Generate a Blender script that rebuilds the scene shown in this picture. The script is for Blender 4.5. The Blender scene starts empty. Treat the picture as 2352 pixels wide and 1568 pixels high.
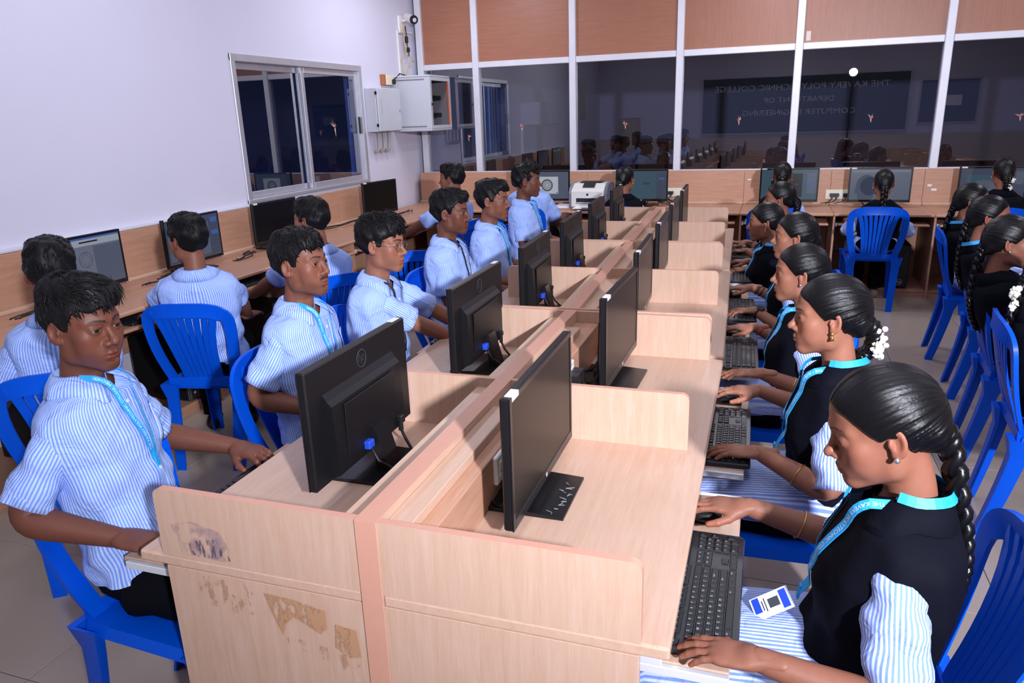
import bpy, bmesh, math, random
import numpy as np
from mathutils import Vector, Matrix, Euler
random.seed(7); rng = np.random.default_rng(7)
SC = bpy.context.scene; COL = SC.collection
PI = math.pi
# ------------------------------------------------------------------ camera
CAM = (0.5766, -1.1349, 1.6801)
cam_r = Vector((0.9458381, 0.32303361, -0.03224242)); cam_u = Vector((-0.06490808, 0.28548779, 0.95618182)); cam_f = Vector((-0.31808368, 0.9023004, -0.29099272))
cd = bpy.data.cameras.new('camera'); cam = bpy.data.objects.new('camera', cd); COL.objects.link(cam)
cd.sensor_width = 36; cd.lens = 36*1701.63/2352; cd.clip_start = .02; cd.clip_end = 60
cam.matrix_world = Matrix(((cam_r.x, cam_u.x, -cam_f.x, CAM[0]), (cam_r.y, cam_u.y, -cam_f.y, CAM[1]), (cam_r.z, cam_u.z, -cam_f.z, CAM[2]), (0, 0, 0, 1)))
SC.camera = cam
# ------------------------------------------------------------------ world, lights, exposure
w = bpy.data.worlds.new('world'); SC.world = w; w.use_nodes = True
w.node_tree.nodes['Background'].inputs[0].default_value = (.55, .62, .80, 1); w.node_tree.nodes['Background'].inputs[1].default_value = .35
SC.view_settings.view_transform = 'Standard'; SC.view_settings.look = 'None'; SC.view_settings.gamma = 1
SC.view_settings.use_curve_mapping = False; SC.view_settings.exposure = -0.18
def lamp(name, typ, loc, energy, color, target=None, **k):
    l = bpy.data.lights.new(name, typ); l.energy = energy; l.color = color
    for a, v in k.items(): setattr(l, a, v)
    o = bpy.data.objects.new(name, l); COL.objects.link(o); o.location = loc
    if target is not None: o.rotation_euler = (Vector(target)-Vector(loc)).to_track_quat('-Z', 'Y').to_euler()
    return o
# the photographer's flash on its stand (its mirror image shows in the glass partition) and unseen ceiling lamps added as fill light
FLASH = (1.98, -2.1, 2.30)
lamp('flash_lamp', 'SPOT', FLASH, 1720, (.86, .88, 1.0), (-1.9, 7.0, 2.45), shadow_soft_size=.07, spot_size=math.radians(102), spot_blend=1.0)
for tx in (-2.3, .5, 3.4):
    for ty in (-1.2, 2.3, 5.5):
        lamp('fill_lamp', 'AREA', (tx, ty, 3.22), {-1.2: 9, 2.3: 12, 5.5: 32}[ty], (.86, .88, 1.0), (tx, ty, 0), shape='RECTANGLE', size=.25, size_y=1.2)
# ------------------------------------------------------------------ colour and material helpers
def lin(c):
    c = c/255.0
    return c/12.92 if c <= .04045 else ((c+.055)/1.055)**2.4
def rgb(r, g, b): return (lin(r), lin(g), lin(b), 1)
MATS = {}
def newmat(name):
    m = bpy.data.materials.new(name); m.use_nodes = True; MATS[name] = m
    nt = m.node_tree; return m, nt, nt.nodes['Principled BSDF']
def plain(name, col, rough=.5, metal=0, spec=.5, var=0.0, vscale=8, bump=0, bscale=60, **kw):
    m, nt, b = newmat(name); N = nt.nodes; L = nt.links
    b.inputs['Base Color'].default_value = col; b.inputs['Roughness'].default_value = rough; b.inputs['Metallic'].default_value = metal
    b.inputs['Specular IOR Level'].default_value = spec
    for k, v in kw.items(): b.inputs[k].default_value = v
    if var:
        t = N.new('ShaderNodeTexCoord'); n = N.new('ShaderNodeTexNoise'); n.inputs['Scale'].default_value = vscale; n.inputs['Detail'].default_value = 5
        r = N.new('ShaderNodeMapRange'); r.inputs['To Min'].default_value = 1-var; r.inputs['To Max'].default_value = 1+var
        mx = N.new('ShaderNodeVectorMath'); mx.operation = 'SCALE'; mx.inputs[0].default_value = col[:3]
        L.new(t.outputs['Object'], n.inputs['Vector']); L.new(n.outputs['Fac'], r.inputs['Value']); L.new(r.outputs[0], mx.inputs['Scale']); L.new(mx.outputs[0], b.inputs['Base Color'])
    if bump:
        t = N.new('ShaderNodeTexCoord'); n = N.new('ShaderNodeTexNoise'); n.inputs['Scale'].default_value = bscale; n.inputs['Detail'].default_value = 4
        bp = N.new('ShaderNodeBump'); bp.inputs['Strength'].default_value = bump; bp.inputs['Distance'].default_value = .01
        L.new(t.outputs['Object'], n.inputs['Vector']); L.new(n.outputs['Fac'], bp.inputs['Height']); L.new(bp.outputs[0], b.inputs['Normal'])
    return m
def wood(name, c1, c2, axis='X', rough=.38, scale=5, stretch=14):
    """laminate with fine grain running along the given object axis"""
    m, nt, b = newmat(name); N = nt.nodes; L = nt.links
    t = N.new('ShaderNodeTexCoord'); mp = N.new('ShaderNodeMapping')
    sc = [stretch*scale/5]*3; sc['XYZ'.index(axis)] = .9*scale/5; mp.inputs['Scale'].default_value = sc
    n = N.new('ShaderNodeTexNoise'); n.inputs['Scale'].default_value = 4; n.inputs['Detail'].default_value = 6; n.inputs['Roughness'].default_value = .65; n.inputs['Distortion'].default_value = .6
    n2 = N.new('ShaderNodeTexNoise'); n2.inputs['Scale'].default_value = 22; n2.inputs['Detail'].default_value = 3
    mix = N.new('ShaderNodeMix'); mix.data_type = 'RGBA'; mix.inputs['A'].default_value = c1; mix.inputs['B'].default_value = c2
    ad = N.new('ShaderNodeMath'); ad.operation = 'MULTIPLY_ADD'; ad.inputs[1].default_value = .45
    rp = N.new('ShaderNodeMapRange'); rp.inputs['From Min'].default_value = .48; rp.inputs['From Max'].default_value = .95
    L.new(t.outputs['Object'], mp.inputs['Vector']); L.new(mp.outputs[0], n.inputs['Vector']); L.new(mp.outputs[0], n2.inputs['Vector'])
    L.new(n2.outputs['Fac'], ad.inputs[0]); L.new(n.outputs['Fac'], ad.inputs[2]); L.new(ad.outputs[0], rp.inputs['Value']); L.new(rp.outputs[0], mix.inputs['Factor'])
    L.new(mix.outputs['Result'], b.inputs['Base Color']); b.inputs['Roughness'].default_value = rough
    return m
def glassmat(name, tint, refl=.075, rough=0.0):
    m, nt, b = newmat(name); N = nt.nodes; L = nt.links; N.remove(b)
    out = N['Material Output']; tr = N.new('ShaderNodeBsdfTransparent'); tr.inputs[0].default_value = tint
    gl = N.new('ShaderNodeBsdfGlossy'); gl.inputs['Roughness'].default_value = rough
    lw = N.new('ShaderNodeFresnel'); lw.inputs['IOR'].default_value = 1.5
    ma = N.new('ShaderNodeMath'); ma.operation = 'ADD'; ma.inputs[1].default_value = refl-.04; ma.use_clamp = True
    ge = N.new('ShaderNodeNewGeometry'); iv = N.new('ShaderNodeMath'); iv.operation = 'SUBTRACT'; iv.inputs[0].default_value = 1; mu = N.new('ShaderNodeMath'); mu.operation = 'MULTIPLY'
    mx = N.new('ShaderNodeMixShader')
    L.new(ge.outputs['Backfacing'], iv.inputs[1]); L.new(lw.outputs[0], ma.inputs[0]); L.new(ma.outputs[0], mu.inputs[0]); L.new(iv.outputs[0], mu.inputs[1]); L.new(mu.outputs[0], mx.inputs[0]); L.new(tr.outputs[0], mx.inputs[1]); L.new(gl.outputs[0], mx.inputs[2]); L.new(mx.outputs[0], out.inputs[0])
    return m
def emit(name, col, strength):
    m, nt, b = newmat(name); b.inputs['Base Color'].default_value = (.01, .01, .01, 1); b.inputs['Roughness'].default_value = .25
    b.inputs['Emission Color'].default_value = col; b.inputs['Emission Strength'].default_value = strength
    return m
# ------------------------------------------------------------------ mesh helpers
class MB:
    """collects shapes into one mesh"""
    def __init__(s): s.v = []; s.f = []; s.m = []; s.mi = 0; s.uv = None
    def add(s, vs, fs):
        o = len(s.v); s.v += [tuple(map(float, q)) for q in vs]; s.f += [tuple(i+o for i in q) for q in fs]; s.m += [s.mi]*len(fs); return s
    def mat(s, i): s.mi = i; return s
    def box(s, lo, hi, b=0.0, M=None):
        x0, y0, z0 = lo; x1, y1, z1 = hi
        b = min(b, (x1-x0)*.45, (y1-y0)*.45, (z1-z0)*.45)
        if b <= 0:
            vs = [(x, y, z) for z in (z0, z1) for y in (y0, y1) for x in (x0, x1)]
            fs = [(0, 2, 3, 1), (4, 5, 7, 6), (0, 1, 5, 4), (2, 6, 7, 3), (0, 4, 6, 2), (1, 3, 7, 5)]
        else:
            vs = []; idx = {}
            for i, x in enumerate((x0, x1)):
                for j, y in enumerate((y0, y1)):
                    for k, z in enumerate((z0, z1)):
                        sx, sy, sz = (1-2*i)*b, (1-2*j)*b, (1-2*k)*b
                        for a, q in enumerate(((x, y+sy, z+sz), (x+sx, y, z+sz), (x+sx, y+sy, z))):
                            idx[i, j, k, a] = len(vs); vs.append(q)
            g = idx; fs = []
            for i in (0, 1): fs.append([g[i, 0, 0, 0], g[i, 0, 1, 0], g[i, 1, 1, 0], g[i, 1, 0, 0]])
            for j in (0, 1): fs.append([g[0, j, 0, 1], g[1, j, 0, 1], g[1, j, 1, 1], g[0, j, 1, 1]])
            for k in (0, 1): fs.append([g[0, 0, k, 2], g[0, 1, k, 2], g[1, 1, k, 2], g[1, 0, k, 2]])
            for i in (0, 1):
                for j in (0, 1): fs.append([g[i, j, 0, 0], g[i, j, 1, 0], g[i, j, 1, 1], g[i, j, 0, 1]])
                for k in (0, 1): fs.append([g[i, 0, k, 0], g[i, 1, k, 0], g[i, 1, k, 2], g[i, 0, k, 2]])
            for j in (0, 1):
                for k in (0, 1): fs.append([g[0, j, k, 1], g[1, j, k, 1], g[1, j, k, 2], g[0, j, k, 2]])
            for i in (0, 1):
                for j in (0, 1):
                    for k in (0, 1): fs.append([g[i, j, k, 0], g[i, j, k, 1], g[i, j, k, 2]])
            c = np.mean(vs, 0); out = []
            for f in fs:
                q = np.array([vs[t] for t in f]); n = np.cross(q[1]-q[0], q[2]-q[0])
                out.append(tuple(f) if n @ (q.mean(0)-c) > 0 else tuple(f[::-1]))
            fs = out
        if M is not None: vs = [tuple(M @ Vector(q)) for q in vs]
        return s.add(vs, fs)
    def prism(s, pts, axis, a0, a1, M=None):
        """polygon pts (2D) extruded along axis from a0 to a1; 2D axes are the remaining two in order"""
        n = len(pts); vs = []
        for a in (a0, a1):
            for p in pts:
                q = {0: (a, p[0], p[1]), 1: (p[0], a, p[1]), 2: (p[0], p[1], a)}[axis]; vs.append(q)
        fs = [tuple(range(n))[::-1], tuple(range(n, 2*n))]
        for i in range(n): fs.append((i, (i+1) % n, n+(i+1) % n, n+i))
        if axis == 1: fs = [f[::-1] for f in fs]
        ar = sum(pts[i][0]*pts[(i+1) % n][1]-pts[(i+1) % n][0]*pts[i][1] for i in range(n))
        if ar < 0: fs = [f[::-1] for f in fs]
        if M is not None: vs = [tuple(M @ Vector(q)) for q in vs]
        return s.add(vs, fs)
    def rings(s, rs, cap=True, close=True):
        """loft a list of equal-length rings"""
        n = len(rs[0]); vs = [q for r in rs for q in r]; fs = []
        for i in range(len(rs)-1):
            for j in range(n if close else n-1):
                k = (j+1) % n; fs.append((i*n+j, i*n+k, (i+1)*n+k, (i+1)*n+j))
        if cap: fs.append(tuple(range(n))[::-1]); fs.append(tuple((len(rs)-1)*n+j for j in range(n)))
        return s.add(vs, fs)
    def tube(s, path, r, n=8, cap=True, sq=None):
        P = [np.array(q, float) for q in path]; m = len(P)
        rr = r if hasattr(r, '__len__') else [r]*m; rs = []
        t = P[1]-P[0]; up = np.array((0, 0, 1.)) if abs(t[2]) < .9*np.linalg.norm(t) else np.array((1., 0, 0))
        for i in range(m):
            t = P[min(i+1, m-1)]-P[max(i-1, 0)]; t = t/np.linalg.norm(t)
            u = np.cross(up, t); u = u/np.linalg.norm(u); v = np.cross(t, u); up = v
            a, b = (1, 1) if sq is None else sq
            rs.append([P[i]+rr[i]*(a*math.cos(2*PI*k/n)*u+b*math.sin(2*PI*k/n)*v) for k in range(n)])
        return s.rings(rs, cap)
    def cyl(s, c, r, h, axis=2, n=16, r2=None):
        d = np.zeros(3); d[axis] = h; c = np.array(c, float); return s.tube([c, c+d], [r, r if r2 is None else r2], n)
    def sphere(s, c, r, nu=12, nv=8, M=None):
        r = r if hasattr(r, '__len__') else (r, r, r)
        vs = [(c[0], c[1], c[2]-r[2])]; fs = []
        for j in range(1, nv):
            th = PI*j/nv
            for i in range(nu): vs.append((c[0]+r[0]*math.sin(th)*math.cos(2*PI*i/nu), c[1]+r[1]*math.sin(th)*math.sin(2*PI*i/nu), c[2]-r[2]*math.cos(th)))
        vs.append((c[0], c[1], c[2]+r[2])); e = len(vs)-1
        for i in range(nu):
            k = (i+1) % nu; fs.append((0, 1+k, 1+i)); fs.append((e, e-nu+i, e-nu+k))
            for j in range(nv-2): fs.append((1+j*nu+i, 1+j*nu+k, 1+(j+1)*nu+k, 1+(j+1)*nu+i))
        if M is not None: vs = [tuple(M @ Vector(q)) for q in vs]
        return s.add(vs, fs)
    def xf(s, M): s.v = [tuple(M @ Vector(q)) for q in s.v]; return s
    def mesh(s, name, mats, smooth=False, ang=None):
        me = bpy.data.meshes.new(name); me.from_pydata(s.v, [], s.f)
        for m in (mats if isinstance(mats, (list, tuple)) else [mats]): me.materials.append(MATS[m] if isinstance(m, str) else m)
        if any(s.m): me.polygons.foreach_set('material_index', s.m)
        if smooth: me.shade_smooth()
        if ang is not None: me.shade_smooth(); me.set_sharp_from_angle(angle=math.radians(ang))
        return me
    def build(s, name, mats, parent=None, smooth=False, ang=None, **k):
        return link(name, s.mesh(name, mats, smooth, ang), parent, **k)
def link(name, me, parent=None, loc=None, rotz=None, label=None, cat=None, group=None, kind=None):
    o = bpy.data.objects.new(name, me); COL.objects.link(o); o.parent = parent
    if loc is not None: o.location = loc
    if rotz is not None: o.rotation_euler.z = rotz
    tag(o, label, cat, group, kind); return o
def tag(o, label=None, cat=None, group=None, kind=None):
    for k, v in (('label', label), ('category', cat), ('group', group), ('kind', kind)):
        if v: o[k] = v
    return o
def thing(name, label, cat, loc=(0, 0, 0), rotz=0, group=None, kind=None):
    return link(name, None, None, loc, rotz, label, cat, group, kind)
def dup(root, loc=None, rotz=None, label=None, group=None, parent=None):
    r = root.copy(); COL.objects.link(r)
    if loc is not None: r.location = loc
    if rotz is not None: r.rotation_euler.z = rotz
    if label: r['label'] = label
    if group: r['group'] = group
    if parent: r.parent = parent
    for ch in list(root.children):
        c = ch.copy(); COL.objects.link(c); c.parent = r
        for g in list(ch.children):
            e = g.copy(); COL.objects.link(e); e.parent = c
    return r
def text_mesh(txt, size=1.0, align='LEFT', extrude=0.0):
    cu = bpy.data.curves.new('t', 'FONT'); cu.body = txt; cu.size = size; cu.align_x = align; cu.align_y = 'CENTER'; cu.resolution_u = 2; cu.extrude = extrude
    o = bpy.data.objects.new('t', cu); COL.objects.link(o)
    dg = bpy.context.evaluated_depsgraph_get(); me = bpy.data.meshes.new_from_object(o.evaluated_get(dg))
    bpy.data.objects.remove(o); bpy.data.curves.remove(cu)
    v = np.array([q.co[:] for q in me.vertices]).reshape(-1, 3); f = [tuple(p.vertices) for p in me.polygons]; bpy.data.meshes.remove(me)
    return v, f
def put_text(name, txt, size, M, mat, parent=None, align='CENTER', sx=1.0):
    v, f = text_mesh(txt, size, align); b = MB(); b.add([tuple(M @ Vector((q[0]*sx, q[1], 0))) for q in v], f)
    return b.build(name, mat, parent)
def frame(origin, xdir, ydir):
    x = Vector(xdir).normalized(); y = Vector(ydir).normalized(); z = x.cross(y)
    return Matrix(((x.x, y.x, z.x, origin[0]), (x.y, y.y, z.y, origin[1]), (x.z, y.z, z.z, origin[2]), (0, 0, 0, 1)))
# ================================================================== materials
BE1, BE2 = rgb(208, 176, 156), rgb(195, 158, 132)
wood('beech_x', BE1, BE2, 'X'); wood('beech_y', BE1, BE2, 'Y'); wood('beech_z', BE1, BE2, 'Z')
wood('board_x', rgb(202, 155, 128), rgb(184, 135, 107), 'X', .45); wood('board_y', rgb(202, 155, 128), rgb(184, 135, 107), 'Y', .45); wood('board_z', rgb(202, 155, 128), rgb(184, 135, 107), 'Z', .45)
wood('partition_wood_x', rgb(170, 114, 88), rgb(154, 99, 75), 'X', .4); wood('partition_wood_z', rgb(170, 114, 88), rgb(154, 99, 75), 'Z', .4)
plain('edge_tape', rgb(206, 152, 130), .45, var=.05, vscale=25)
plain('strip_wood', rgb(203, 162, 130), .45, var=.06, vscale=30)
plain('wall_paint', rgb(218, 216, 232), .7, var=.03, vscale=1.6, bump=.05, bscale=25)
plain('ceiling_paint', rgb(235, 235, 240), .8)
plain('aluminium', rgb(196, 196, 204), .42, .55, var=.10, vscale=14)
plain('aluminium_white', rgb(222, 222, 230), .45, .15, var=.06, vscale=11)
plain('grout', rgb(120, 108, 98), .8)
plain('tile', rgb(176, 160, 146), .22, var=.05, vscale=4)
plain('grey_metal', rgb(196, 198, 206), .45, var=.03); plain('pvc_grey', rgb(176, 172, 168), .5); plain('white_plastic', rgb(236, 234, 230), .4)
plain('cream_plastic', rgb(235, 228, 206), .4); plain('black_plastic', rgb(24, 24, 27), .42); plain('black_matte', rgb(14, 14, 16), .6)
plain('orange_plastic', rgb(225, 95, 35), .4); plain('yellow_cable', rgb(214, 190, 92), .5); plain('brown_wood', rgb(176, 104, 58), .5)
plain('green_board', rgb(38, 62, 52), .6, var=.15, vscale=3); plain('navy_board', rgb(32, 44, 84), .7); plain('paper', rgb(240, 238, 240), .7); plain('chalk', rgb(226, 226, 226), .8)
plain('dark_room', rgb(74, 82, 104), .8); plain('red_sticker', rgb(214, 60, 36), .5); plain('flake', rgb(228, 214, 206), .6); plain('card_brown', rgb(168, 128, 92), .7)
glassmat('partition_glass', (.78, .80, .90, 1), .17); glassmat('window_glass', (.45, .55, .80, 1), .20); glassmat('rack_glass', (.80, .78, .78, 1), .07)
XL, XR, YR, YB, ZC = -3.34, 5.6, -2.8, 6.95, 3.3
# ================================================================== room shell
floor = MB().box((XL-.3, YR-.2, -.12), (XR+.2, 17.0, -.012)).build('floor', 'grout', kind='structure')
tile_me = MB().box((-.2985, -.2985, -.012), (.2985, .2985, 0), .0012).mesh('floor_tile', 'tile')
for i in range(15):
    for j in range(17):
        link('floor_tile', tile_me, floor, (XL+.26+.6*i, YR+.3+.6*j, 0))
MB().box((XL-.3, YR-.2, ZC), (XR+.2, 17.0, ZC+.1)).build('ceiling', 'ceiling_paint', kind='structure')
WY0, WY1, WZ0, WZ1 = 3.80, 5.74, 1.08, 2.20         # sliding window in the left wall
VY0, VY1 = 9.05, 10.26                               # and the one beyond the partition
wl = MB()
for y0, y1 in ((YR-.2, WY0), (WY1, VY0), (VY1, 17.0)): wl.box((XL-.2, y0, 0), (XL, y1, ZC))
for y0, y1 in ((WY0, WY1), (VY0, VY1)): wl.box((XL-.2, y0, 0), (XL, y1, WZ0)).box((XL-.2, y0, WZ1), (XL, y1, ZC))
wl.build('wall_left', 'wall_paint', kind='structure')
MB().box((XR, YR-.2, 0), (XR+.2, 17.0, ZC)).build('wall_right', 'wall_paint', kind='structure')
MB().box((XL-.2, YR-.2, 0), (XR+.2, YR, ZC)).build('wall_rear', 'wall_paint', kind='structure')
MB().box((XL-.2, 16.7, 0), (XR+.2, 16.9, ZC)).build('wall_far', 'wall_paint', kind='structure')
# ------------------------------------------------------------------ sliding windows
def sliding_window(name, y0, y1, z0, z1):
    fr = MB()
    d = .055
    fr.box((XL-.12, y0, z0), (XL+.012, y0+d, z1), .004).box((XL-.12, y1-d, z0), (XL+.012, y1, z1), .004)
    fr.box((XL-.12, y0, z1-d), (XL+.014, y1, z1), .004).box((XL-.12, y0, z0), (XL+.014, y1, z0+.03), .004)
    f = fr.build(name, 'aluminium', kind='structure')
    ym = (y0+y1)/2
    for k, (a, b, xo) in enumerate(((y0+d, ym+.03, -.075), (ym-.03, y1-d, -.03))):
        s = MB(); x0, x1 = XL+xo-.015, XL+xo+.015; za, zb = z0+.03, z1-d; t = .045
        s.box((x0, a, za), (x1, a+t, zb), .003).box((x0, b-t, za), (x1, b, zb), .003).box((x0, a+t, za), (x1, b-t, za+.05), .003).box((x0, a+t, zb-.05), (x1, b-t, zb), .003)
        so = s.build('sliding_sash', 'aluminium', f)
        MB().box((XL+xo-.003, a+t, za+.05), (XL+xo+.003, b-t, zb-.05)).build('window_pane', 'window_glass', so)
    MB().box((XL-.014, y1-d-.04, (z0+z1)/2-.08), (XL-.004, y1-d-.015, (z0+z1)/2+.08), .003).build('window_latch', 'black_plastic', f)
    return f
sliding_window('window_1', WY0, WY1, WZ0, WZ1); sliding_window('window_2', VY0, VY1, WZ0, WZ1)
MB().box((XL-2.6, 2.0, -.1), (XL-2.5, 12.0, 3.4)).build('wall_outside', 'dark_room', kind='structure')
# ------------------------------------------------------------------ partition: aluminium frame, wood panels above, glass below
wb = MB()
MX = [-3.25, -2.587, -1.491, -.38, .739, 2.005, 3.25, 4.45, 5.56]
ZS, ZRL = 1.075, 2.225
base = MB().box((XL, YB+.02, 0), (XR, YB+.06, ZS-.02)).build('wall_back', 'board_x', kind='structure')
for i, x in enumerate(MX):
    b = MB().box((x-.036, YB-.025, ZS-.02), (x+.036, YB+.075, ZC), .006)
    b.build('mullion', 'aluminium_white', base)
    if i < len(MX)-1:
        xn = MX[i+1]
        for nm, z0, z1 in (('partition_rail', ZRL-.03, ZRL+.032), ('partition_rail', ZC-.06, ZC), ('partition_rail', ZS-.04, ZS+.012)):
            MB().box((x+.036, YB-.015, z0), (xn-.036, YB+.065, z1), .005).build(nm, 'aluminium_white', base)
        MB().box((x+.036, YB+.018, ZRL+.032), (xn-.036, YB+.03, ZC-.06)).build('wood_panel', 'partition_wood_x' if i < 3 else 'partition_wood_z', base)
        MB().box((x+.036, YB+.021, ZS+.012), (xn-.036, YB+.027, ZRL-.03)).build('glass_pane', 'partition_glass', base)
        # red dot sticker with flaked glue on each pane
        if i in (0, 1, 2, 3, 4, 5):
            px = {0: -2.72, 1: -2.08, 2: -.93, 3: .22, 4: 1.43, 5: 2.66}[i]; pz = {0: 1.46, 1: 1.56, 2: 1.55, 3: 1.56, 4: 1.55, 5: 1.53}[i]
            st = MB().cyl((px, YB+.0205, pz), .012, -.0015, 1, 9).build('pane_sticker', 'red_sticker', base)
            fl = MB()
            for k in range(9):
                a = random.uniform(.3, 2.8); r0 = .012; r1 = random.uniform(.02, .055); wd = random.uniform(.001, .003)
                c, s_ = math.cos(a), math.sin(a)
                fl.add([(px+c*r0-s_*wd, YB+.0202, pz+s_*r0+c*wd), (px+c*r0+s_*wd, YB+.0202, pz+s_*r0-c*wd), (px+c*r1, YB+.0202, pz+s_*r1)], [(0, 1, 2)])
            fl.add([(px-.004, YB+.0202, pz-.01), (px+.006, YB+.0202, pz-.01), (px+.003, YB+.0202, pz-.045)], [(0, 1, 2)])
            fl.build('glue_flake', 'flake', st)
# small paper sticker on the upper panel
sk = MB().box((.795, YB+.0165, 2.275), (.835, YB+.0175, 2.36)).build('paper_sticker', 'flake', base)
# window on the left wall: sticker flake
px, pz = 5.22, 1.63
st = MB().cyl((XL-.0265, px, pz), .011, .0015, 0, 9)
st.build('window_sticker', 'red_sticker', bpy.data.objects['window_1'])
fl = MB()
for k in range(10):
    a = random.uniform(.5, 2.7); r1 = random.uniform(.03, .09); wd = random.uniform(.001, .003); c, s_ = math.cos(a), math.sin(a)
    fl.add([(XL-.0262, px-s_*wd, pz+c*wd), (XL-.0262, px+s_*wd, pz-c*wd), (XL-.0262, px+c*r1, pz+s_*r1)], [(0, 1, 2)])
fl.add([(XL-.0262, px-.01, pz), (XL-.0262, px+.012, pz), (XL-.0262, px+.008, pz-.09)], [(0, 1, 2)])
fl.build('glue_flake', 'flake', bpy.data.objects['window_1'])
MB().box((XL, .5, 1.062), (XL+.052, WY0, 1.078), .003).build('trim_2', 'aluminium_white', kind='structure')
# ------------------------------------------------------------------ things on the left wall by the corner
e = thing('electrical_box', 'grey metal electrical panel box on white wall above three pipes', 'electrical box', (XL, 5.78, 1.568))
MB().box((0.001, 0, 0), (.125, .5, .425), .006).build('box_body', 'grey_metal', e)
MB().box((.127, .004, .004), (.145, .496, .421), .006).build('box_door', 'grey_metal', e)
MB().cyl((.145, .46, .21), .014, .014, 0, 10).build('door_lock', 'aluminium', e)
for z in (.05, .36): MB().box((.118, -.008, z), (.142, 0, z+.03), .002).build('door_hinge', 'black_plastic', e)
put_text('lettering', 'legrand', .05, frame((.1455, .07, .25), (0, 0, 1), (0, -1, 0)), 'pvc_grey', e)
for k in range(3):
    y = 5.90+.11*k
    MB().tube([(XL+.06, y, 1.567), (XL+.06, y, 1.43), (XL+.055, y, 1.40), (XL+.035, y, 1.375), (XL+.001, y, 1.365)], .016, 10).build('conduit_pipe', 'pvc_grey', None, True,
        label=('grey pipe under electrical box, nearest the window', 'grey pipe under electrical box, middle of three', 'grey pipe under electrical box, nearest the corner')[k], cat='pipe', group='pipes below the electrical box')
RX, RY = -2.885, 6.36
r = thing('rack_cabinet', 'grey wall-mounted network rack with dark glass door and orange strip', 'cabinet', (XL, RY, 1.575))
D, Wd, Hh = RX-XL, .54, .525
[MB().box((.001, y, 0), (D-.02, y+.012, Hh), .003).build('rack_side', 'grey_metal', r) for y in (0, Wd-.012)]
MB().box((.001, .012, 0), (.012, Wd-.012, Hh)).build('rack_back', 'grey_metal', r)
[MB().box((.001, -.004, z), (D, Wd+.004, z+.022), .008).build('rack_cap', 'grey_metal', r) for z in (Hh, -.022)]
sl = MB()
for z in (.02, Hh-.03):
    for k in range(26): sl.box((.06+k*.013, -.002, z), (.066+k*.013, .001, z+.014))
sl.build('vent_slot', 'black_matte', r, kind='stuff')
fr = MB(); x0 = D-.02
fr.box((x0, 0, 0), (D, .05, Hh), .003).box((x0, Wd-.05, 0), (D, Wd, Hh), .003).box((x0, .05, 0), (D, Wd-.05, .035), .003).box((x0, .05, Hh-.035), (D, Wd-.05, Hh), .003)
fo = fr.build('rack_door', 'grey_metal', r)
MB().box((D-.012, .05, .035), (D-.008, Wd-.05, Hh-.035)).build('door_glass', 'rack_glass', fo)
MB().box((D-.006, Wd-.072, .036), (D+.0008, Wd-.052, Hh-.036)).build('orange_strip', 'orange_plastic', fo)
dots = MB()
for y in (.025, Wd-.025):
    for k in range(20): dots.cyl((D-.001, y, .05+k*.022), .005, .0025, 0, 6)
dots.build('door_perforation', 'black_matte', fo, kind='stuff')
MB().cyl((D, .03, Hh*.48), .012, .015, 0, 10).build('door_knob', 'black_plastic', fo)
cb = MB()
for k in range(5): cb.tube([(.2+.04*k, .12+.03*k, .03), (.3, .16+.05*k, .2+.03*k), (.34, .2+.04*k, .38)], .005, 5)
cb.build('patch_cable', 'yellow_cable', r)
[MB().box((.10, .06, z), (.36, Wd-.06, z+.045)).build('network_switch', 'black_plastic', r) for z in (.12, .30)]
MB().box((.03, .03, .02), (.06, Wd-.03, Hh-.02)).build('inner_plate', 'card_brown', r)
t = thing('wall_socket', 'small cream wall socket with black plug above electrical box', 'socket', (XL, 6.13, 2.03))
MB().box((.001, 0, 0), (.04, .22, .105), .004).build('socket_back_box', 'brown_wood', t)
MB().box((.04, .05, .002), (.052, .22, .103), .003).build('socket_plate', 'cream_plastic', t)
MB().box((.052, .16, .01), (.085, .2, .06), .008).build('plug', 'black_plastic', t)
t = thing('cctv_camera', 'white bullet security camera high on the white wall', 'camera', (XL, 6.66, 2.66))
MB().box((.001, -.06, -.09), (.03, .06, .09), .01).build('wall_plate', 'white_plastic', t)
MB().tube([(.03, 0, .03), (.08, .02, .045), (.11, .02, .05)], .016, 8).build('bracket', 'white_plastic', t, True)
MB().tube([(.07, .05, .075), (.205, -.055, .03)], [.042, .044], 14).build('camera_body', 'white_plastic', t, ang=40)
MB().tube([(.200, -.051, .032), (.216, -.0635, .0265)], [.047, .043], 14).build('lens_ring', 'black_plastic', t, ang=40)
MB().tube([(.214, -.062, .0272), (.219, -.066, .0255)], .022, 12).build('lens', 'grey_metal', t)
MB().box((XL+.001, 6.6, 2.585), (XL+.02, 7.0-.06, 2.605), .002).build('cable_trunking', 'white_plastic', None, label='thin white cable trunking running from camera to partition frame', cat='trunking')
MB().box((XL+.001, 6.575, 2.13), (XL+.018, 6.595, 2.60), .002).build('cable_trunking', 'white_plastic', None, label='white vertical cable trunking below the security camera', cat='trunking')
def wig(pts, amp, n=26, seed=0):
    g = np.random.default_rng(seed); P = np.array(pts, float); s = np.linspace(0, len(P)-1, n); out = []
    off = g.normal(0, 1, (8, 3))
    for u in s:
        i = min(int(u), len(P)-2); f = u-i; f2 = f*f*(3-2*f); q = P[i]*(1-f2)+P[i+1]*f2
        q = q+amp*sum(off[k]*math.sin((k+1)*1.3*u+k*1.7) for k in range(4))*.25; out.append(q)
    return out
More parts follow.
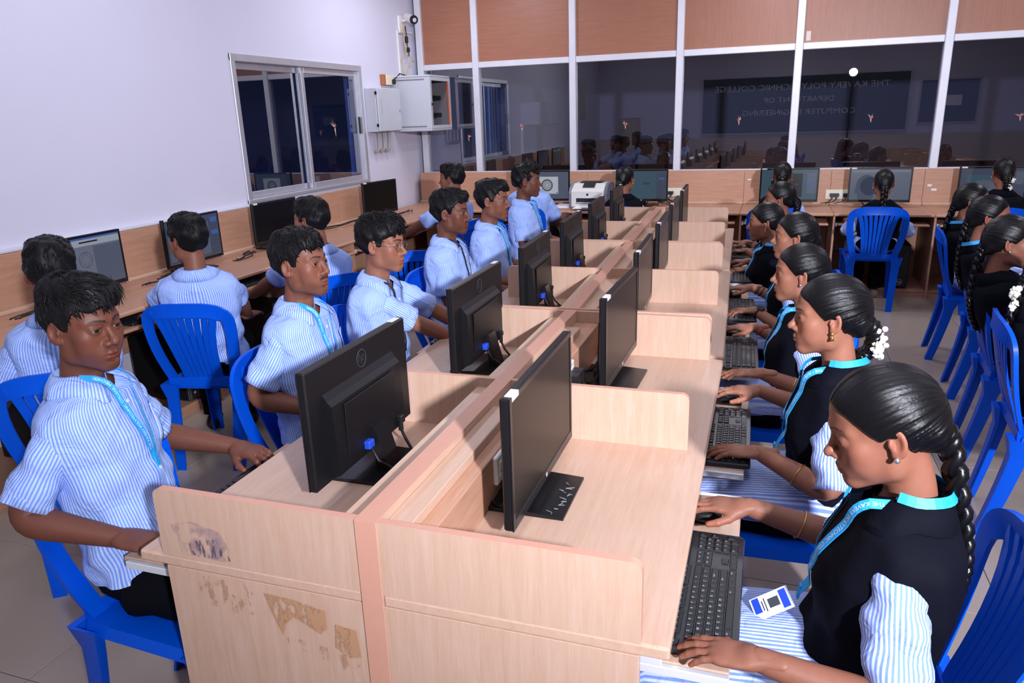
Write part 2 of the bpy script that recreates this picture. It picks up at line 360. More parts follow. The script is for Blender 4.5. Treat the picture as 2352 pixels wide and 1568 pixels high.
MB().tube(wig([(XL+.08, 6.62, 2.63), (XL+.05, 6.64, 2.45), (XL+.05, 6.66, 2.36), (XL+.03, 6.60, 2.28), (XL+.04, 6.62, 2.11)], .03, seed=2), .004, 5).build('camera_cable', 'yellow_cable', None, True, label='yellow loose camera cable left of the dangling loop', cat='cable', group='loose cables below the camera')
MB().tube(wig([(XL+.06, 6.68, 2.60), (XL+.06, 6.70, 2.42), (XL+.06, 6.82, 2.30), (XL+.05, 6.70, 2.22), (XL+.05, 6.66, 2.13)], .03, seed=5), .0045, 5).build('camera_cable', 'yellow_cable', None, True, label='yellow cable dangling in a loop below camera', cat='cable', group='loose cables below the camera')
t = thing('cable_joint', 'black cable with two connectors hanging below security camera', 'cable', (XL+.05, 6.66, 2.40))
MB().tube([(.03, -.02, .24), (.03, 0, .15), (.02, .01, .09), (.02, .03, .03), (.02, .05, -.05), (.02, .02, -.06)], .005, 6).build('black_cable', 'black_plastic', t, True)
MB().box((.008, -.012, .07), (.035, .03, .14), .006).build('connector', 'black_plastic', t); MB().box((.008, .02, -.02), (.035, .055, .03), .006).build('connector', 'black_plastic', t)
MB().tube(wig([(XL+.06, 6.33, 2.09), (XL+.1, 6.4, 2.15), (XL+.1, 6.52, 2.14), (XL+.06, 6.6, 2.115)], .01, seed=8), .006, 6).build('power_cord', 'black_plastic', None, True, label='black power cord from wall socket onto grey rack', cat='cable')
# ------------------------------------------------------------------ beyond the glass: the next room
t = thing('metering_box', 'large pale box on the left wall of the room behind glass', 'box', (XL, 10.75, 1.53))
MB().box((.001, 0, 0), (.35, 1.2, .35), .01).build('box_body', 'grey_metal', t); MB().box((.001, 1.28, .02), (.2, 1.7, .34), .01).box((.001, 1.19, .1), (.1, 1.29, .2)).build('side_unit', 'pvc_grey', t)
MB().box((XL+.001, 10.75, 1.09), (XL+.04, 10.80, 1.52)).build('cable_trunking', 'white_plastic', None, label='white trunking below the pale box behind the glass', cat='trunking')
wn = MB().box((XL, 7.1, 0), (XL+.03, 16.7, 1.075)).box((XL, 16.66, 0), (XR, 16.7, 1.075)).build('trim_1', 'board_x', kind='structure')
for k, (x, z1, w_) in enumerate(((-2.6, .55, .5), (-2.0, .75, .6), (-2.55, .5, .4))):
    zz = 1.0 if k < 2 else 1.55-.0
    MB().box((x-w_/2, 15.9, 0 if k < 2 else 1.0), (x+w_/2, 16.5, zz if k < 2 else zz), .01).build('carton', 'card_brown', None, label=('brown carton on floor of next room, left one', 'brown carton on floor of next room, right one', 'brown carton stacked on top in the next room')[k], cat='carton', group='cartons in the next room')
MB().box((XL+.001, 14.6, 1.55), (XL+.03, 15.1, 2.35), .004).build('framed_notice', 'card_brown', None, label='small framed notice on wall of next room behind glass', cat='frame')
# ------------------------------------------------------------------ behind the camera: boards that mirror in the glass
t = thing('green_board', 'long green writing board with white lettering mirrored in glass', 'board', (0, YR, 0))
MB().box((-1.0, .001, 1.15), (3.12, .03, 2.3)).build('board_panel', 'green_board', t)
fr = MB().box((-1.03, .001, 1.12), (-1.0, .04, 2.33)).box((3.12, .001, 1.12), (3.15, .04, 2.33)).box((-1.0, .001, 2.3), (3.12, .04, 2.33)).box((-1.0, .001, 1.12), (3.12, .06, 1.15)).build('board_frame', 'aluminium', t)
for txt, z, s_ in (('THE KAVERY POLYTECHNIC COLLEGE', 2.08, .17), ('DEPARTMENT OF', 1.82, .15), ('COMPUTER ENGINEERING', 1.56, .16)):
    put_text('lettering', txt, s_, frame((1.0, .0315, z), (-1, 0, 0), (0, 0, 1)), 'chalk', t, sx=1.2)
t = thing('notice_board', 'navy felt notice board mirrored in right glass pane', 'board', (0, YR, 0))
MB().box((3.35, .001, 1.28), (4.38, .025, 2.1)).build('board_panel', 'navy_board', t)
MB().box((3.32, .001, 1.25), (3.35, .035, 2.13)).box((4.38, .001, 1.25), (4.41, .035, 2.13)).box((3.35, .001, 2.1), (4.38, .035, 2.13)).box((3.35, .001, 1.25), (4.38, .035, 1.28)).build('board_frame', 'aluminium', t)
MB().box((3.75, .0255, 1.6), (4.1, .028, 1.8)).build('notice_paper', 'paper', t)
# the flash itself: lamp head on a light stand behind the camera
t = thing('studio_flash', 'photographer flash head on a light stand, mirrored in glass', 'flash', (FLASH[0], FLASH[1], 0))
MB().tube([(0, -.14, .02), (0, -.14, 2.2)], .013, 8).build('stand_pole', 'black_plastic', t)
for k in range(3):
    a = 2*PI*k/3; MB().tube([(0, -.14, .62), (.45*math.cos(a), -.14+.45*math.sin(a), .012)], .011, 6).build('stand_leg', 'black_plastic', t)
MB().box((-.06, -.26, 2.2), (.06, -.07, 2.38), .015).build('lamp_head', 'black_plastic', t)
for tx in (-2.3, .5, 3.4):  # unseen fittings, added to go with the ceiling fill lamps
    for ty in (-1.2, 2.3, 5.5):
        t = thing('fill_fitting', 'added white fitting for ceiling fill lamp at %s of the room' % ({-2.3: 'left', .5: 'middle', 3.4: 'right'}[tx]+{-1.2: ' front', 2.3: ' centre', 5.5: ' back'}[ty]), 'light fitting', (tx, ty, 3.3), group='added ceiling fill lights')
        MB().box((-.14, -.62, -.05), (.14, .62, -.001), .01).build('fitting_body', 'white_plastic', t)
# ================================================================== furniture
S_ = .855
MODS = [(.0495, .0084), (.011, .0385), (-.0604, .0351)]
def MW(j, x, y, z=0):
    """desk-row coordinates (x across, y along the row) of module j to world"""
    o, a = MODS[j]; yc = (2*j+1)*S_
    return Vector((o+x*math.cos(a)-(y-yc)*math.sin(a), yc+x*math.sin(a)+(y-yc)*math.cos(a), z))
def seat(k): return min(k//2, 2)
ZT, ZD, XS = .75, .919, -.202
plain('blue_plastic', rgb(2, 84, 214), .36, spec=.16, bump=.03, bscale=12)
plain('rail_white', rgb(224, 226, 232), .4, .2)
plain('monitor_black', rgb(19, 19, 22), .42, spec=.35, var=.15, vscale=9); plain('monitor_gloss', rgb(22, 22, 25), .28, spec=.4)
plain('screen_off', rgb(13, 12, 12), .34, spec=.22); plain('logo_grey', rgb(70, 70, 74), .35, .4); plain('logo_light', rgb(200, 200, 205), .35, .3)
plain('vga_blue', rgb(30, 70, 190), .5); plain('key_black', rgb(27, 28, 32), .45); plain('legend', rgb(205, 208, 212), .6); plain('kb_body', rgb(32, 33, 38), .35)
plain('tower_black', rgb(20, 20, 22), .4); plain('cable_black', rgb(16, 16, 17), .5)
plain('tape_white', rgb(225, 222, 222), .6); plain('scrawl', rgb(120, 122, 126), .8)
def panel(b, pts, axis, a0, a1, edge=1, face=0):
    n0 = len(b.f); b.mat(face).prism(pts, axis, a0, a1)
    for i in range(n0+2, len(b.f)): b.m[i] = edge
    b.mat(0); return b
def rounded(x0, x1, z0, z1, r, corner):
    """rectangle in (x,z) with rounded top corner at x1 ('R') or x0 ('L')"""
    arc = [(r-r*math.cos(a), -(r-r*math.sin(a))) for a in np.linspace(0, PI/2, 7)]
    if corner == 'R': return [(x0, z0), (x1, z0)]+[(x1-dx, z1-r+r*math.sin(a)) for a, (dx, _) in zip(np.linspace(0, PI/2, 7), arc)]+[(x0, z1)]
    return [(x0, z0), (x1, z0), (x1, z1)]+[(x0+r-r*math.sin(a), z1-r+r*math.cos(a)) for a in np.linspace(0, PI/2, 7)]
def double_desk(j, side):
    o, a = MODS[j]
    where = {0: 'nearest the camera', 1: 'in the middle of the row', 2: 'nearest the glass partition'}[j]
    t = thing('double_desk', 'light wood double desk with dividers on the %s side, %s' % ({1: "girls'", -1: "boys'"}[side], where), 'desk', (o, (2*j+1)*S_, 0), a, 'double desks back to back in the middle')
    sg = side
    if side == 1: xb0, xb1, xe, xdv, xp = XS, XS+.023, .40, .348, .345
    else: xb0, xb1, xe, xdv, xp = XS-.024, XS-.001, -.81, -.738, -.735
    y0, y1 = (-S_+.001 if j == 0 else -S_+.011), (S_-.001 if j == 2 else S_-.011)
    lo, hi = min(xe, xb1 if side == 1 else xb0), max(xe, xb1 if side == 1 else xb0)
    MB().box((lo, y0, ZT-.028), (hi, y1, ZT), .005).build('tabletop', ['beech_y'], t)
    b = MB().mat(0).box((xb0, y0-.002, 0), (xb1, y1, ZD), .002); b.build('back_board', 'beech_y', t)
    MB().box((xb0-.0005, y0-.003, ZD-.0005), (xb1+.0005, y1, ZD+.0012)).box((xb0-.0005, y0-.0036, 0), (xb1+.0005, y0-.0018, ZD)).build('edge_band', 'edge_tape', t)
    for yd in (y0, -.009, y1-.018):
        xa, xz = (xb1, xdv) if side == 1 else (xdv, xb0)
        b = MB(); panel(b, rounded(xa, xz, ZT, ZD, .022, 'R' if side == 1 else 'L'), 1, yd, yd+.018)
        b.build('divider', ['beech_z', 'edge_tape'], t)
        xa, xz = (xb1, xp) if side == 1 else (xp, xb0)
        MB().box((xa, yd+.001, 0), (xz, yd+.019, ZT-.028), .001).build('side_panel', 'beech_z', t)
    # wiring duct / ledge along the back board between the dividers
    for ya, yb in ((y0+.018, -.009), (.009, y1-.018)):
        if side == 1:
            MB().box((xb1, ya+.0, ZT), (xb1+.092, yb, ZD-.045), .002).build('wiring_duct', 'board_y', t)
            MB().box((xb1, ya, ZD-.045), (xb1+.055, yb-.16, ZD-.02), .002).build('duct_lid', 'beech_y', t)
        else:
            MB().box((xb0-.062, ya, ZD-.05), (xb0, yb, ZD-.028), .002).build('duct_lid', 'beech_y', t)
            MB().box((xb0-.06, ya, ZT), (xb0-.042, yb, ZD-.05)).build('wiring_duct', 'board_y', t)
    for q in (0, 1):
        yc = -S_+.075+q*S_
        xa, xz = (.02, .505) if side == 1 else (-.95, -.46)
        MB().box((xa, yc, .645), (xz, yc+.69, .661), .003).build('keyboard_tray', 'beech_y', t)
        for yy in (yc-.016, yc+.692):
            MB().box((xa+.02, yy, .640), (xz, yy+.014, .660), .002).build('tray_rail', 'rail_white', t)
            MB().box((xa+.02 if side == 1 else xe+.02, yy, .661), (xe-.02 if side == 1 else xz, yy+.010, .70), .002).build('tray_rail', 'rail_white', t)
    return t
DESKS = {(j, s): double_desk(j, s) for j in range(3) for s in (1, -1)}
# worn marks on the near end panel of the boys' desk
d0 = DESKS[0, -1]
def blot(cx, cz, w_, h, n=14, seed=0, jag=.35):
    g = np.random.default_rng(seed); pts = []
    for i in range(n):
        a = 2*PI*i/n; c, s_ = math.cos(a), math.sin(a); k = 1/max(abs(c), abs(s_))
        pts.append((cx+w_/2*c*k**.7*(1-jag*g.random()), -S_-.0013, cz+h/2*s_*k**.7*(1-jag*g.random())))
    return pts
def blots(lst, name, m, parent):
    for i, q in enumerate(lst):
        p = blot(*q, seed=i*3+int(abs(q[0])*100)); MB().add(p, [tuple(range(len(p)))]).build(name, m, parent)
def worn(name, col, scale, lo, hi, st):
    """old glue or ink: patchy cover with ragged edges"""
    m, nt, b = newmat(name); N = nt.nodes; L = nt.links; b.inputs['Base Color'].default_value = col; b.inputs['Roughness'].default_value = .6
    t = N.new('ShaderNodeTexCoord'); mp = N.new('ShaderNodeMapping'); mp.inputs['Scale'].default_value = st
    n = N.new('ShaderNodeTexNoise'); n.inputs['Scale'].default_value = scale; n.inputs['Detail'].default_value = 7; n.inputs['Roughness'].default_value = .7
    r = N.new('ShaderNodeMapRange'); r.inputs['From Min'].default_value = lo; r.inputs['From Max'].default_value = hi
    L.new(t.outputs['Object'], mp.inputs['Vector']); L.new(mp.outputs[0], n.inputs['Vector']); L.new(n.outputs['Fac'], r.inputs['Value']); L.new(r.outputs[0], b.inputs['Alpha'])
worn('residue', rgb(184, 140, 104), 26, .40, .50, (1.6, 1, .8)); worn('residue_thin', rgb(186, 144, 110), 30, .52, .66, (1.8, 1, .7)); worn('ink_stain', rgb(168, 146, 158), 20, .44, .72, (1, 1, 1)); worn('ink_dark', rgb(96, 80, 104), 60, .50, .62, (2.5, 1, .6))
def flat_patch(name, m, pts, off):
    MB().add([(x, -S_-off, z) for x, z in pts], [tuple(range(len(pts)))]).build(name, m, d0)
flat_patch('glue_residue', 'residue', [(-.475, .700), (-.455, .640), (-.437, .600), (-.428, .628), (-.405, .652), (-.375, .640), (-.340, .622), (-.322, .640), (-.322, .684), (-.40, .697)], .0012)
flat_patch('glue_residue', 'residue', [(-.300, .655), (-.250, .650), (-.243, .585), (-.275, .575), (-.305, .595)], .0012)
flat_patch('glue_residue', 'residue_thin', [(-.300, .580), (-.243, .585), (-.238, .505), (-.285, .515)], .0014)
flat_patch('glue_residue', 'residue_thin', [(-.430, .600), (-.325, .590), (-.325, .555), (-.425, .575)], .0014)
flat_patch('glue_residue', 'residue_thin', [(-.660, .715), (-.490, .712), (-.480, .640), (-.56, .630), (-.635, .640)], .0014)
flat_patch('ink_stain', 'ink_stain', [(-.70, .835), (-.64, .850), (-.57, .835), (-.545, .79), (-.56, .760), (-.68, .762)], .0006)
flat_patch('ink_stain', 'ink_dark', [(-.66, .80), (-.58, .815), (-.55, .785), (-.55, .765), (-.655, .765)], .0008)
# ------------------------------------------------------------------ sockets on the duct
def socket_plate(name, label, loc, rotz, plugs, wide=.2, h=.085, mat='white_plastic', group=None):
    t = thing(name, label, 'socket', loc, rotz, group)
    MB().box((-wide/2, -.012, -h/2), (wide/2, 0, h/2), .003).build('socket_plate', mat, t)
    n = int(wide/.048)
    for i in range(n):
        x = -wide/2+.03+i*(wide-.06)/max(1, n-1)
        MB().box((x-.014, -.0145, -.02), (x+.014, -.012, .02), .001).build('socket_module', 'white_plastic', t)
        b = MB()
        for dx, dz in ((0, .009), (-.006, -.006), (.006, -.006)): b.cyl((x+dx, -.0146, dz), .0026, -.0004, 1, 6)
        b.build('socket_hole', 'black_matte', t)
    for i, x in enumerate(plugs):
        b = MB().prism([(x-.022, .012), (x+.022, .012), (x+.019, -.018), (x, -.032), (x-.019, -.018), ], 1, -.05, -.0145)
        b.build('plug', 'black_plastic', t)
        MB().tube([(x, -.04, -.02), (x+.0, -.055, -.04), (x-.03, -.07, -h/2-.02), (x-.1, -.08, -h/2-.033)], .004, 6).build('plug_cord', 'cable_black', t, True)
    return t
for k in range(6):
    j = seat(k); p = MW(j, XS+.023+.092+.012, k*S_+(.50 if k != 1 else .285), .835)
    # sockets face +x (towards the girls)
    socket_plate('socket_board', 'white socket plate on wooden duct at girls\' seat %s' % ('nearest the camera', 'second from the camera', 'third from the camera', 'fourth from the camera', 'fifth from the camera', 'furthest from the camera')[k], (p.x-.012, p.y, p.z), PI/2+MODS[j][1], [.0, .05] if k == 1 else [], .16, .075, group='sockets along the middle row')
# ------------------------------------------------------------------ monitors
def monitor_parts(t, screen='off', extra=True):
    W2, z0, z1 = .265, .048, .363
    MB().box((-W2, -.010, z0), (W2, .012, z1), .004).build('panel', 'monitor_black', t)
    f = MB(); y = .0121
    f.box((-W2, .010, z0), (-W2+.014, .0145, z1), .001).box((W2-.014, .010, z0), (W2, .0145, z1), .001).box((-W2+.014, .010, z1-.014), (W2-.014, .0145, z1), .001).box((-W2+.014, .010, z0), (W2-.014, .0145, z0+.024), .001)
    f.build('bezel', 'monitor_gloss', t)
    MB().box((-W2+.014, .0115, z0+.024), (W2-.014, .0128, z1-.014)).build('screen', screen if screen in MATS else 'screen_off', t)
    # stepped rear housing
    p = [(-.010, z0+.012), (-.010, .285), (-.022, .268), (-.034, .255), (-.038, .12), (-.038, z0+.02), (-.02, z0+.012)]
    MB().prism([(q[0], q[1]) for q in p], 0, -.20, .17).build('rear_housing', 'monitor_black', t)
    MB().box((-.15, -.0405, .10), (.12, -.0375, .245), .002).build('housing_cover', 'monitor_black', t)
    MB().prism([(-.05, .005), (-.085, .012), (-.052, .135), (-.038, .135)], 0, -.036, .036).build('stand_neck', 'monitor_gloss', t)
    MB().prism([(-.13, .0), (.085, .0), (.085, .006), (-.02, .012), (-.13, .010)], 0, -.11, .11).build('stand_base', 'monitor_gloss', t)
    lg = thing_part('brand_badge', t)
    c = MB(); ring = []
    for k in range(25):
        a = 2*PI*k/24; ring.append((0.0+.024*math.cos(a), -.0108, .318+.024*math.sin(a)))
    c.tube(ring, .0016, 5, cap=False).build('badge_ring', 'logo_grey', lg)
    put_text('badge_letters', 'hp', .036, frame((0, -.0112, .322), (1, 0, 0), (.25, 0, 1)), 'logo_grey', lg)
    MB().cyl((0, .0145, z0+.012), .006, .0008, 1, 12).build('front_badge', 'logo_light', t)
    MB().box((W2-.06, -.003, z1-.011), (W2-.015, .0150, z1+.0012)).build('asset_label', 'tape_white', t)
    if extra:
        MB().box((.155, -.0115, z0+.035), (.195, -.0105, z0+.075)).build('rating_label', 'tape_white', t)
        MB().box((.118, -.054, .085), (.138, -.0375, .105), .003).box((.121, -.051, .055), (.135, -.0385, .086), .003).build('power_plug', 'black_plastic', t)
        MB().tube([(.128, -.045, .06), (.125, -.06, .03), (.10, -.09, .012), (.05, -.14, .006)], .0045, 6).build('power_cable', 'cable_black', t, True)
        MB().box((-.075, -.056, .085), (-.045, -.0375, .108), .003).build('video_plug', 'vga_blue', t)
        MB().tube([(-.06, -.05, .088), (-.06, -.07, .05), (-.04, -.11, .015), (.0, -.15, .006)], .004, 6).build('video_cable', 'cable_black', t, True)
    return t
def thing_part(name, parent): return link(name, None, parent)
def scr(name, col, s=1.0): emit(name, col, s); return name
MON = thing('monitor', 'x', 'monitor'); monitor_parts(MON); used = [False]
def place_monitor(loc, rotz, label, group, base=None):
    if base is None and not used[0]:
        used[0] = True; MON.location = loc; MON.rotation_euler.z = rotz; MON['label'] = label; MON['group'] = group; return MON
    return dup(base or MON, loc, rotz, label, group)
ordn = ('nearest the camera', 'second from the camera', 'third from the camera', 'fourth from the camera', 'fifth from the camera', 'furthest from the camera')
LY = [.53, 1.43, 2.28, 3.10, 3.95, 4.80]; RYY = [.49, 1.395, 2.22, 3.07, 3.93, 4.78]
for k in range(6):
    j = seat(k); a = MODS[j][1]
    p = MW(j, -.505, LY[k], ZT); place_monitor(p, PI/2+a+(.01 if k else -.0), "black monitor seen from behind on boys' desk, %s" % ordn[k], "monitors on the boys' desks")
    p = MW(j, .018+(.03 if k == 1 else 0), RYY[k], ZT); place_monitor(p, -PI/2+a+(.0 if k != 1 else -.03), "black monitor with dark screen on girls' desk, %s" % ordn[k], "monitors on the girls' desks")
# handwriting on the foot of the nearest girls' monitor
t = thing_part('chalk_scrawl', None)
b = MB(); g = np.random.default_rng(3); bp = MW(0, .018, RYY[0], ZT)
for q in range(9):
    x0 = .055+g.random()*.012+.004*(q % 2); y0 = -.09+q*.018
    pth = [(x0+g.normal(0, .007), y0+g.normal(0, .006), 0) for _ in range(4)]
    b.tube([(bp.x+px, bp.y+py, ZT+.0105-.03*(px-.02)) for px, py, _ in pth], .0011, 4)
bpy.data.objects.remove(t)
m0 = next(o for o in bpy.data.objects if o.get('label') == "black monitor with dark screen on girls' desk, nearest the camera")
inv = Matrix.LocRotScale(m0.location, m0.rotation_euler, None).inverted()
b.xf(inv).build('chalk_scrawl', 'scrawl', m0)
# ------------------------------------------------------------------ keyboards and mice
KW, KD = .445, .145
def key_layout():
    u = .0187; keys = []
    def rowk(y, spec):
        x = 0
        for lab, w_ in spec:
            if lab is not None: keys.append((x+w_/2, y, w_, lab))
            x += w_
    rowk(5.3, [('Esc', 1), (None, 1)]+[('F%d' % i, 1) for i in range(1, 5)]+[(None, .5)]+[('F%d' % i, 1) for i in range(5, 9)]+[(None, .5)]+[('F%d' % i, 1) for i in range(9, 13)])
    rowk(4, [(c, 1) for c in '`1234567890-=']+[('', 2)])
    rowk(3, [('Tab', 1.5)]+[(c, 1) for c in 'QWERTYUIOP[]']+[('\\', 1.5)])
    rowk(2, [('Caps', 1.75)]+[(c, 1) for c in "ASDFGHJKL;'"]+[('Enter', 2.25)])
    rowk(1, [('Shift', 2.25)]+[(c, 1) for c in 'ZXCVBNM,./']+[('Shift', 2.75)])
    rowk(0, [('Ctrl', 1.25), ('', 1.25), ('Alt', 1.25), ('', 6.25), ('Alt', 1.25), ('', 1.25), ('', 1.25), ('Ctrl', 1.25)])
    for y, cs in ((4, ('Ins', 'Hm', 'Pu')), (3, ('Del', 'End', 'Pd'))):
        for i, c in enumerate(cs): keys.append((15.4+.5+i, y, 1, c))
    keys.append((16.9, 1, 1, '')); [keys.append((15.9+i, 0, 1, '')) for i in range(3)]
    for y, cs in ((4, 'N/*-'), (3, '789'), (2, '456'), (1, '123')):
        for i, c in enumerate(cs): keys.append((18.8+.5+i, y, 1, c))
    keys.append((19.8, 0, 2, '0')); keys.append((21.3, 0, 1, '.')); keys.append((22.3, 2.5, 1, '+')); keys.append((22.3, .5, 1, ''))
    return [(-KW/2+.008+x*u, -KD/2+.022+y*.0187, w_*u, c) for x, y, w_, c in keys]
KEYS = key_layout()
def keycap(w_, x=0, y=0):
    return MB().rings([[(x+sx*(w_/2-.0012), y+sy*.0085, .016) for sx, sy in ((-1, -1), (1, -1), (1, 1), (-1, 1))], [(x+sx*(w_/2-.0032), y+sy*.0066, .0215) for sx, sy in ((-1, -1), (1, -1), (1, 1), (-1, 1))]])
KM = {}
def keyboard(loc, rotz, label, full, group='keyboards on the sliding trays'):
    t = thing('keyboard', label, 'keyboard', loc, rotz, group)
    bd = MB(); r = .012
    if 'body' not in KM:
        out = []
        for cx, cy, a0 in ((KW/2-r, KD/2-r, 0), (-KW/2+r, KD/2-r, 90), (-KW/2+r, -KD/2+r, 180), (KW/2-r, -KD/2+r, 270)):
            for a in (0, 30, 60, 90): out.append((cx+r*math.cos(math.radians(a0+a)), cy+r*math.sin(math.radians(a0+a))))
        rs = [[(x, y, .002) for x, y in out], [(x, y, .013) for x, y in out], [(x*.99, y*.97, .0165) for x, y in out]]
        KM['body'] = MB().rings(rs).mesh('keyboard_body', 'kb_body')
    link('keyboard_body', KM['body'], t)
    if full:
        for x, y, w_, c in KEYS:
            kk = round(w_, 4)
            if kk not in KM: KM[kk] = keycap(w_).mesh('key', 'key_black')
            link('key', KM[kk], t, (x, y, 0))
        if 'leg' not in KM:
            b = MB()
            for x, y, w_, c in KEYS:
                if c and c != ' ':
                    v, f = text_mesh(c, .0075 if len(c) == 1 else .0048, 'LEFT')
                    b.add([(q[0]+x-w_/2+.0045, q[1]+y+.002, .0217) for q in v], f)
            KM['leg'] = b.mesh('key_legend', 'legend')
        link('key_legend', KM['leg'], t)
    else:
        if 'all' not in KM:
            b = MB()
            for x, y, w_, c in KEYS: b2 = keycap(w_, x, y); b.add(b2.v, b2.f)
            KM['all'] = b.mesh('keys', 'key_black')
        link('keys', KM['all'], t)
    return t
kpos = [(.47, .325, 0.0), (.462, 1.17, .02), (.465, 2.06, .0), (.435, 2.80, .02), (.39, 3.70, 0), (.36, 4.50, 0)]
for k, (x, y, a) in enumerate(kpos):
    keyboard((x+.03, y, .661), PI/2+a+(MODS[seat(k)][1]), "black keyboard on girls' tray, %s" % ordn[k], k < 3)
for k in range(6):
    p = MW(seat(k), -.86, k*S_+.42, .661); keyboard(p, -PI/2+MODS[seat(k)][1], "black keyboard on boys' tray, %s" % ordn[k], False)
def mouse_mesh():
    b = MB(); rs = []
    for y, w_, h in ((-.055, .012, .012), (-.045, .026, .026), (-.02, .031, .036), (.01, .030, .036), (.035, .028, .028), (.05, .022, .018), (.056, .010, .010)):
        rs.append([(w_*math.cos(2*PI*k/14), y, max(.003, .012+h*.72*math.sin(2*PI*k/14)) if math.sin(2*PI*k/14) > 0 else .002) for k in range(14)][::-1])
    return b.rings(rs).mesh('mouse_body', 'monitor_gloss', True)
MOUSE = mouse_mesh()
WHEEL = MB().cyl((-.003, .03, .033), .006, .006, 0, 8).mesh('scroll_wheel', 'logo_grey')
def mouse(loc, rotz, label):
    t = thing('mouse', label, 'mouse', loc, rotz, 'mice on the trays'); link('mouse_body', MOUSE, t); link('scroll_wheel', WHEEL, t); return t
mpos = [(.455, .635), (.47, 1.475), (.45, 2.33), (.40, 3.12), (.36, 4.02), (.33, 4.62)]
for k, (x, y) in enumerate(mpos): mouse((x, y, .661), PI/2, "black mouse on girls' tray, %s" % ordn[k])
